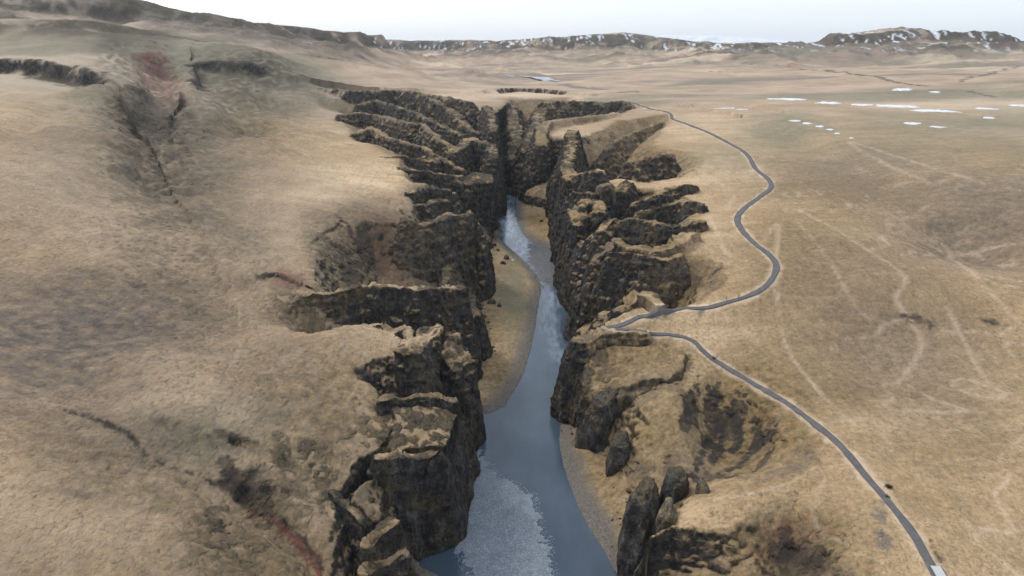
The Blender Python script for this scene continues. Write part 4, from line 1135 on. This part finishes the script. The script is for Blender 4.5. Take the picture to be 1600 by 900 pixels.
# ------------------------------------------------------------------ gravel shoals in the river
def make_shoal_mat(name, a, b, wet):
    M = Mat(name, 0.55)
    pos = M.pos()
    v = M.voro(pos, 3.4, 'Color'); d = M.voro(pos, 3.4)
    s = M.n.new('ShaderNodeSeparateColor'); M.link(v, s.inputs[0])
    c = M.mix(s.outputs[0], a, b)
    c = M.mix(M.rng(M.noise(pos, 0.25, 4, 0.6), 0.45, 0.7, 0, 0.7), c, wet)
    c = M.mix(M.rng(s.outputs[1], 0.90, 0.99), c, (0.36, 0.40, 0.45))
    return M.done(c, M.bump(d, 0.8, 0.25))
def shoal(name, label, pts, mat, lift, step=0.5):
    R = UL([(a_, b_, 0) for a_, b_ in pts])
    gx, gy = np.meshgrid(np.arange(R[:, 0].min() - 2, R[:, 0].max() + 2, step), np.arange(R[:, 1].min() - 2, R[:, 1].max() + 2, step))
    xx, yy = gx.ravel(), gy.ravel()
    d, _, _ = seg_dist(xx, yy, R, True)
    sd = np.where(inside(xx, yy, R), d, -d) + 2.0 * fbm2(xx, yy, 6, 4, 71)
    z = lift * (np.clip(sd / 6, -1, 1)) + 0.06 * fbm2(xx, yy, 1.9, 3, 75, gain=0.7) + 0.02
    keep = (sd > -6).reshape(gx.shape)
    q = keep[:-1, :-1] & keep[1:, 1:] & keep[:-1, 1:] & keep[1:, :-1]
    ii, jj = np.nonzero(q); W_ = gx.shape[1]
    F = np.stack([ii * W_ + jj, ii * W_ + jj + 1, (ii + 1) * W_ + jj + 1, (ii + 1) * W_ + jj], 1)
    used = np.unique(F); re = np.full(gx.size, -1); re[used] = np.arange(len(used))
    link(name, new_mesh_np(name, np.stack([xx, yy, z], 1)[used], re[F], mat), kind='structure', label=label)
    return xx[used], yy[used], z[used], sd[used]
SH1 = make_shoal_mat('pale_wet_gravel', (0.16, 0.185, 0.215), (0.25, 0.28, 0.315), (0.11, 0.13, 0.155))
SH2 = make_shoal_mat('grey_brown_gravel', (0.085, 0.085, 0.088), (0.16, 0.155, 0.15), (0.06, 0.065, 0.075))
sx, sy, sz_, sd_ = shoal('gravel_bar', 'pale speckled gravel bar awash in the near river', [(726,700),(745,708),(762,735),(792,757),(822,777),(836,815),(848,860),(862,902),(880,960),(752,960),(742,905),(724,868),(719,820),(721,770),(722,730)], SH1, 0.10)
shoal('gravel_bar', 'grey-brown gravel bar across the river at the bend under the right wall', [(832,382),(852,388),(870,402),(876,420),(872,438),(855,444),(843,428),(828,406)], SH2, 0.07)
shoal('gravel_bar', 'narrow gravel strip along the left bank above the bend', [(786,384),(800,394),(822,412),(842,434),(846,448),(838,452),(828,436),(806,412)], SH2, 0.10)
# loose stones on the near bar: too many to count
pick = RNG.choice(np.nonzero(sd_ > -3)[0], 5200)
VV, FF = [], []
v0, f0 = ICO[1]
v0 = v0[:12] if len(v0) < 12 else v0
for n_, k in enumerate(pick):
    sca = RNG.uniform(0.08, 0.24) * np.array([1, RNG.uniform(.6, 1), RNG.uniform(.4, .7)])
    a_ = RNG.uniform(0, 6.28); ca, sa = math.cos(a_), math.sin(a_)
    v = v0 * sca
    v = np.stack([v[:, 0] * ca - v[:, 1] * sa, v[:, 0] * sa + v[:, 1] * ca, v[:, 2]], 1)
    VV.append(v + [sx[k] + RNG.uniform(-.4, .4), sy[k] + RNG.uniform(-.4, .4), max(sz_[k], -0.05) + 0.03]); FF.append(f0 + n_ * len(v0))
def make_pebble():
    M = Mat('pebble_stone', 0.5)
    n = M.noise(M.pos(), 1.3, 2)
    return M.done(M.mix(M.rng(n, .35, .65), (0.13, 0.15, 0.175), (0.32, 0.35, 0.39)))
link('pebbles', new_mesh_np('pebbles', np.concatenate(VV), np.concatenate(FF), make_pebble(), False), kind='stuff', label='loose pale stones scattered over the near gravel bar')

# ------------------------------------------------------------------ snow patches
def make_snow():
    M = Mat('old_snow', 0.6)
    return M.done(M.mix(M.rng(M.noise(M.pos(), 0.15, 5, .7), .35, .65), (0.52, 0.54, 0.57), (0.80, 0.82, 0.85)))
SNOW = make_snow()
SP = [(1231,155,27,2.4,'long white snow streak, leftmost of the row below the mesa'),(1294,161,18,2.2,'slanting snow streak, second from the left in the row below the mesa'),(1346,164,14,1.6,'small snow streak in the middle of the row below the mesa'),
 (1403,166,29,2.6,'longest snow streak in the row below the mesa'),(1460,173,27,2.6,'snow streak right of and lower than the longest one'),(1427,193,11,2.0,'short snow patch below the longest streak'),(1465,199,10,1.6,'lowest snow patch on the right-hand moor'),
 (1133,169,16,2.0,'ragged snow patch above the upper footpath'),(1160,171,9,1.0,'thin snow trace right of the ragged patch above the footpath'),(1410,140,13,1.4,'snow streak by itself on the slope under the mesa'),(1461,144,7,1.2,'tiny snow streak right of the one under the mesa'),
 (1540,170,13,1.2,'faint snow streak near the right edge, left of another'),(1546,184,7,1.0,'tiny snow spot below the faint streak near the right edge'),(1594,165,10,1.6,'snow streak cut by the right edge of the picture'),
 (1243,189,8,1.2,'first snow bead of the broken line on the green slope'),(1262,193,7,1.1,'second snow bead of the broken line on the green slope'),(1280,198,6,1.1,'third snow bead of the broken line on the green slope'),(1297,203,5,1.1,'fourth snow bead of the broken line on the green slope'),(1308,209,4,1.3,'fifth snow bead of the broken line on the green slope'),(1330,216,3,1.0,'last small snow bead of the broken line on the green slope')]
sh = hits([q_[:2] for q_ in SP])
rr = np.array([0, .25, .5, .7, .85, .95, 1.04]); th = np.linspace(0, 2 * math.pi, 40, endpoint=False)
for (px, py, rx, ry, lb), p, k in zip(SP, sh, range(99)):
    d = np.linalg.norm(p - np.array([0, 0, CAMZ])); up = max(0.03, (CAMZ - p[2]) / d)
    wx_, wy_ = 0.85 * rx * d / FPX, min(0.5 * ry * d / FPX / up, 1.2 * rx * d / FPX)
    ux, uy = p[0] / np.hypot(p[0], p[1]), p[1] / np.hypot(p[0], p[1])
    out_ = 1 + 0.75 * fbm2(np.cos(th) * 4 + k * 7, np.sin(th) * 3, 1.0, 4, 81, gain=0.65)
    A_ = np.outer(rr, np.cos(th) * out_) * wx_; B_ = np.outer(rr, np.sin(th) * out_) * wy_
    X_ = p[0] + A_ * uy + B_ * ux; Y_ = p[1] - A_ * ux + B_ * uy
    Z_ = height(X_.ravel(), Y_.ravel()).reshape(X_.shape)
    Z_ += (np.sqrt(np.maximum(0, 1 - np.minimum(rr, 1) ** 2)) * 0.35 + 0.22)[:, None]
    Z_[-1] -= 1.2
    V = np.stack([X_, Y_, Z_], -1).reshape(-1, 3); nt = len(th)
    i, j = np.meshgrid(np.arange(len(rr) - 1), np.arange(nt), indexing='ij'); i, j = i.ravel(), j.ravel(); j2 = (j + 1) % nt
    F = np.stack([i * nt + j, (i + 1) * nt + j, (i + 1) * nt + j2, i * nt + j2], 1)
    link('snow_patch', new_mesh_np('snow_patch', V, F, SNOW), label=lb, category='snow patch', group='snow patches on the right-hand moor')

# ------------------------------------------------------------------ boardwalk at the lower end of the path
def plain(name, col, rough=0.8, var=0.25, scale=3.0):
    M = Mat(name, rough)
    dk = tuple(q * (1 - var) for q in col)
    return M.done(M.mix(M.noise(M.pos(obj=True), scale, 4, .6), dk, tuple(min(1, q * (1 + var)) for q in col)))
def box_mesh(name, sx_, sy_, sz__, mat, bev=0.0):
    import bmesh
    bm = bmesh.new(); bmesh.ops.create_cube(bm, size=1.0)
    for v in bm.verts: v.co = (v.co.x * sx_, v.co.y * sy_, v.co.z * sz__)
    if bev: bmesh.ops.bevel(bm, geom=bm.edges[:], offset=bev, segments=1, affect='EDGES')
    me = bpy.data.meshes.new(name); bm.to_mesh(me); bm.free(); me.materials.append(mat); return me
b0, b1 = hits([(1461, 886), (1482, 922)])
dirv = (b1 - b0)[:2]; Lb = max(8.0, float(np.linalg.norm(dirv)) + 3); yaw = math.atan2(dirv[1], dirv[0])
bw = empty('boardwalk', (b0[0], b0[1], b0[2] + 0.28), label='pale plank boardwalk at the lower right end of the footpath', category='boardwalk')
bw.rotation_euler = (0, math.atan2(b0[2] - b1[2], float(np.linalg.norm(dirv))), yaw)
PLK = plain('weathered_pale_plank', (0.50, 0.51, 0.50)); BEAM = plain('dark_timber_beam', (0.10, 0.09, 0.085))
plank = box_mesh('plank', 0.27, 2.1, 0.06, PLK, 0.01)
for k in range(int(Lb / 0.29)):
    o = link('plank', plank, bw); o.location = (k * 0.29 + 0.14, RNG.uniform(-0.02, 0.02), RNG.uniform(-.006, .006))
for s_ in (-1, 1):
    o = link('side_beam', box_mesh('side_beam', Lb, 0.14, 0.22, BEAM, 0.01), bw); o.location = (Lb / 2, s_ * 1.13, -0.02)

# ------------------------------------------------------------------ bare dark shrubs by the path
TWIG = plain('dark_twig_bark', (0.045, 0.036, 0.028))
LEAF = plain('dead_leaf', (0.060, 0.045, 0.026))
def tube(pts, rad, n=5):
    pts = np.asarray(pts, float); V, F = [], []
    for i, p in enumerate(pts):
        t = pts[min(i + 1, len(pts) - 1)] - pts[max(i - 1, 0)]; t /= np.linalg.norm(t) + 1e-9
        u = np.cross(t, [0.3, 0.2, 1]); u /= np.linalg.norm(u) + 1e-9; w_ = np.cross(t, u)
        for k in range(n):
            a_ = 2 * math.pi * k / n; V.append(p + rad[i] * (math.cos(a_) * u + math.sin(a_) * w_))
    for i in range(len(pts) - 1):
        for k in range(n):
            F.append([i * n + k, i * n + (k + 1) % n, (i + 1) * n + (k + 1) % n, (i + 1) * n + k])
    return np.array(V), np.array(F)
def shrub(px, py, size, label, seed):
    rg = np.random.default_rng(seed)
    p = hits([(px, py)])[0]
    e_ = empty('shrub', (p[0], p[1], p[2] - 0.05), label=label, category='shrub', group='bare shrubs beside the footpath')
    V, F, nv, tips = [], [], 0, []
    for k in range(11):
        a_ = rg.uniform(0, 6.28); t = rg.uniform(0.3, 1.0) * size
        pts = [np.array([0, 0, 0.])]; d_ = np.array([math.cos(a_) * .8, math.sin(a_) * .8, 1.0])
        for q_ in range(4):
            d_ = d_ + rg.normal(0, .25, 3); d_ /= np.linalg.norm(d_); pts.append(pts[-1] + d_ * t / 4)
        v, f = tube(pts, np.linspace(0.05, 0.012, 5) * size)
        V.append(v); F.append(f + nv); nv += len(v); tips += pts[1:]
    link('stems', new_mesh_np('stems', np.concatenate(V), np.concatenate(F), TWIG), e_)
    V, F, nv = [], [], 0
    for t in tips:
        for q_ in range(14):
            c = t + rg.normal(0, .16 * size, 3); u = rg.normal(0, 1, 3); u /= np.linalg.norm(u); w_ = np.cross(u, rg.normal(0, 1, 3)); w_ /= np.linalg.norm(w_) + 1e-9
            s_ = size * .07
            V.append(np.array([c - u * s_, c + w_ * s_ * .6, c + u * s_, c - w_ * s_ * .6])); F.append(np.array([[0, 1, 2, 3]]) + nv); nv += 4
    link('crown', new_mesh_np('crown', np.concatenate(V), np.concatenate(F), LEAF, False), e_)
shrub(1389, 762, 1.5, 'larger bare dark shrub right of the lower footpath', 5)
shrub(1386, 777, 0.9, 'smaller dark shrub touching the lower footpath', 6)
shrub(1116, 561, 1.2, 'dark shrub beside the footpath below the viewpoint fork', 7)

# ------------------------------------------------------------------ people on the path
def person(px, py, jacket, trousers, label, yaw, stride, seed):
    p = hits([(px, py)])[0]
    zf = p[2] + 0.32
    e_ = empty('person', (p[0], p[1], zf), label=label, category='person', group='walkers on the footpath')
    e_.rotation_euler = (0, 0, yaw)
    pts = {'pelvis': (0, 0, .95, .14, .11), 'waist': (0, 0, 1.10, .135, .10), 'chest': (0, .01, 1.32, .165, .115), 'neck': (0, .01, 1.50, .06, .06), 'chin': (0, .03, 1.56, .075, .08), 'head': (0, .03, 1.66, .085, .10), 'crown': (0, .02, 1.75, .06, .07)}
    ed = [('pelvis', 'waist'), ('waist', 'chest'), ('chest', 'neck'), ('neck', 'chin'), ('chin', 'head'), ('head', 'crown')]
    for s_, q_ in ((-1, 'l'), (1, 'r')):
        f_ = s_ * stride
        pts.update({'hip' + q_: (s_ * .10, 0, .88, .10, .10), 'kn' + q_: (s_ * .10, f_ * .5 + .03, .50, .065, .065), 'an' + q_: (s_ * .10, f_, .09, .045, .05), 'toe' + q_: (s_ * .11, f_ + .17, .04, .04, .035),
                    'sh' + q_: (s_ * .19, 0, 1.42, .065, .065), 'el' + q_: (s_ * .24, -f_ * .4 - .02, 1.14, .05, .05), 'wr' + q_: (s_ * .23, -f_ * .7 + .08, .92, .035, .035), 'ha' + q_: (s_ * .22, -f_ * .7 + .12, .83, .035, .025)})
        ed += [('pelvis', 'hip' + q_), ('hip' + q_, 'kn' + q_), ('kn' + q_, 'an' + q_), ('an' + q_, 'toe' + q_), ('chest', 'sh' + q_), ('sh' + q_, 'el' + q_), ('el' + q_, 'wr' + q_), ('wr' + q_, 'ha' + q_)]
    ks = list(pts)
    me = bpy.data.meshes.new('body'); me.from_pydata([pts[k][:3] for k in ks], [(ks.index(a_), ks.index(b_)) for a_, b_ in ed], [])
    M = Mat('walker_clothes', 0.8)
    s = M.n.new('ShaderNodeSeparateXYZ'); M.link(M.n.new('ShaderNodeTexCoord').outputs['Object'], s.inputs[0])
    st = lambda z_: M.math('GREATER_THAN', s.outputs[2], z_)
    c = M.mix(st(.10), (0.03, 0.025, 0.02), trousers); c = M.mix(st(.90), c, jacket); c = M.mix(st(1.52), c, (0.42, 0.27, 0.20))
    M.done(c); me.materials.append(M.m)
    b = link('body', me, e_)
    md = b.modifiers.new('skin', 'SKIN'); md.use_smooth_shade = True
    for v, k in zip(me.skin_vertices[0].data, ks): v.radius = pts[k][3:]; v.use_root = (k == 'pelvis')
    b.modifiers.new('sub', 'SUBSURF').levels = 1; b.modifiers['sub'].render_levels = 1
    v, f = ICO[2]; m_ = v[:, 2] > -0.25
    fk = f[m_[f].all(1)]; us = np.unique(fk); re_ = np.full(len(v), -1); re_[us] = np.arange(len(us))
    link('hair', new_mesh_np('hair', v[us] * [.11, .125, .12] + [0, .015, 1.69], re_[fk], plain('hair_dark', (.03, .02, .015))), e_)
person(1154, 467, (.015, .015, .02), (.02, .02, .025), 'person in black walking the path at the bend above the viewpoint', 1.2, .25, 1)
person(1135, 471, (.03, .03, .035), (.02, .02, .02), 'person in dark clothes ahead of the one in black, nearer the viewpoint', 1.4, .2, 2)
person(1090, 201, (.35, .33, .33), (.03, .03, .04), 'far person in a pale jacket on the upper path', 0.6, .2, 3)
person(1110, 209, (.10, .03, .03), (.03, .03, .03), 'far person in dark red on the upper path below the pale one', 0.6, .22, 4)
print('things %.1f s' % (time.time() - T0))

# ------------------------------------------------------------------ the air
def make_haze():
    m = bpy.data.materials.new('haze_air'); m.use_nodes = True
    t = m.node_tree; t.nodes.clear()
    v = t.nodes.new('ShaderNodeVolumePrincipled'); v.inputs['Color'].default_value = (0.82, 0.89, 1.0, 1); v.inputs['Density'].default_value = HAZE
    v.inputs['Anisotropy'].default_value = 0.2
    o = t.nodes.new('ShaderNodeOutputMaterial'); t.links.new(v.outputs[0], o.inputs['Volume'])
    return m
HAZE = 2.8e-5
hb = link('haze', box_mesh('haze', 34000, 17000, 420, make_haze()), kind='stuff', label='thin pale haze over the land')
hb.location = (0, 8000, 420 / 2 - 8)
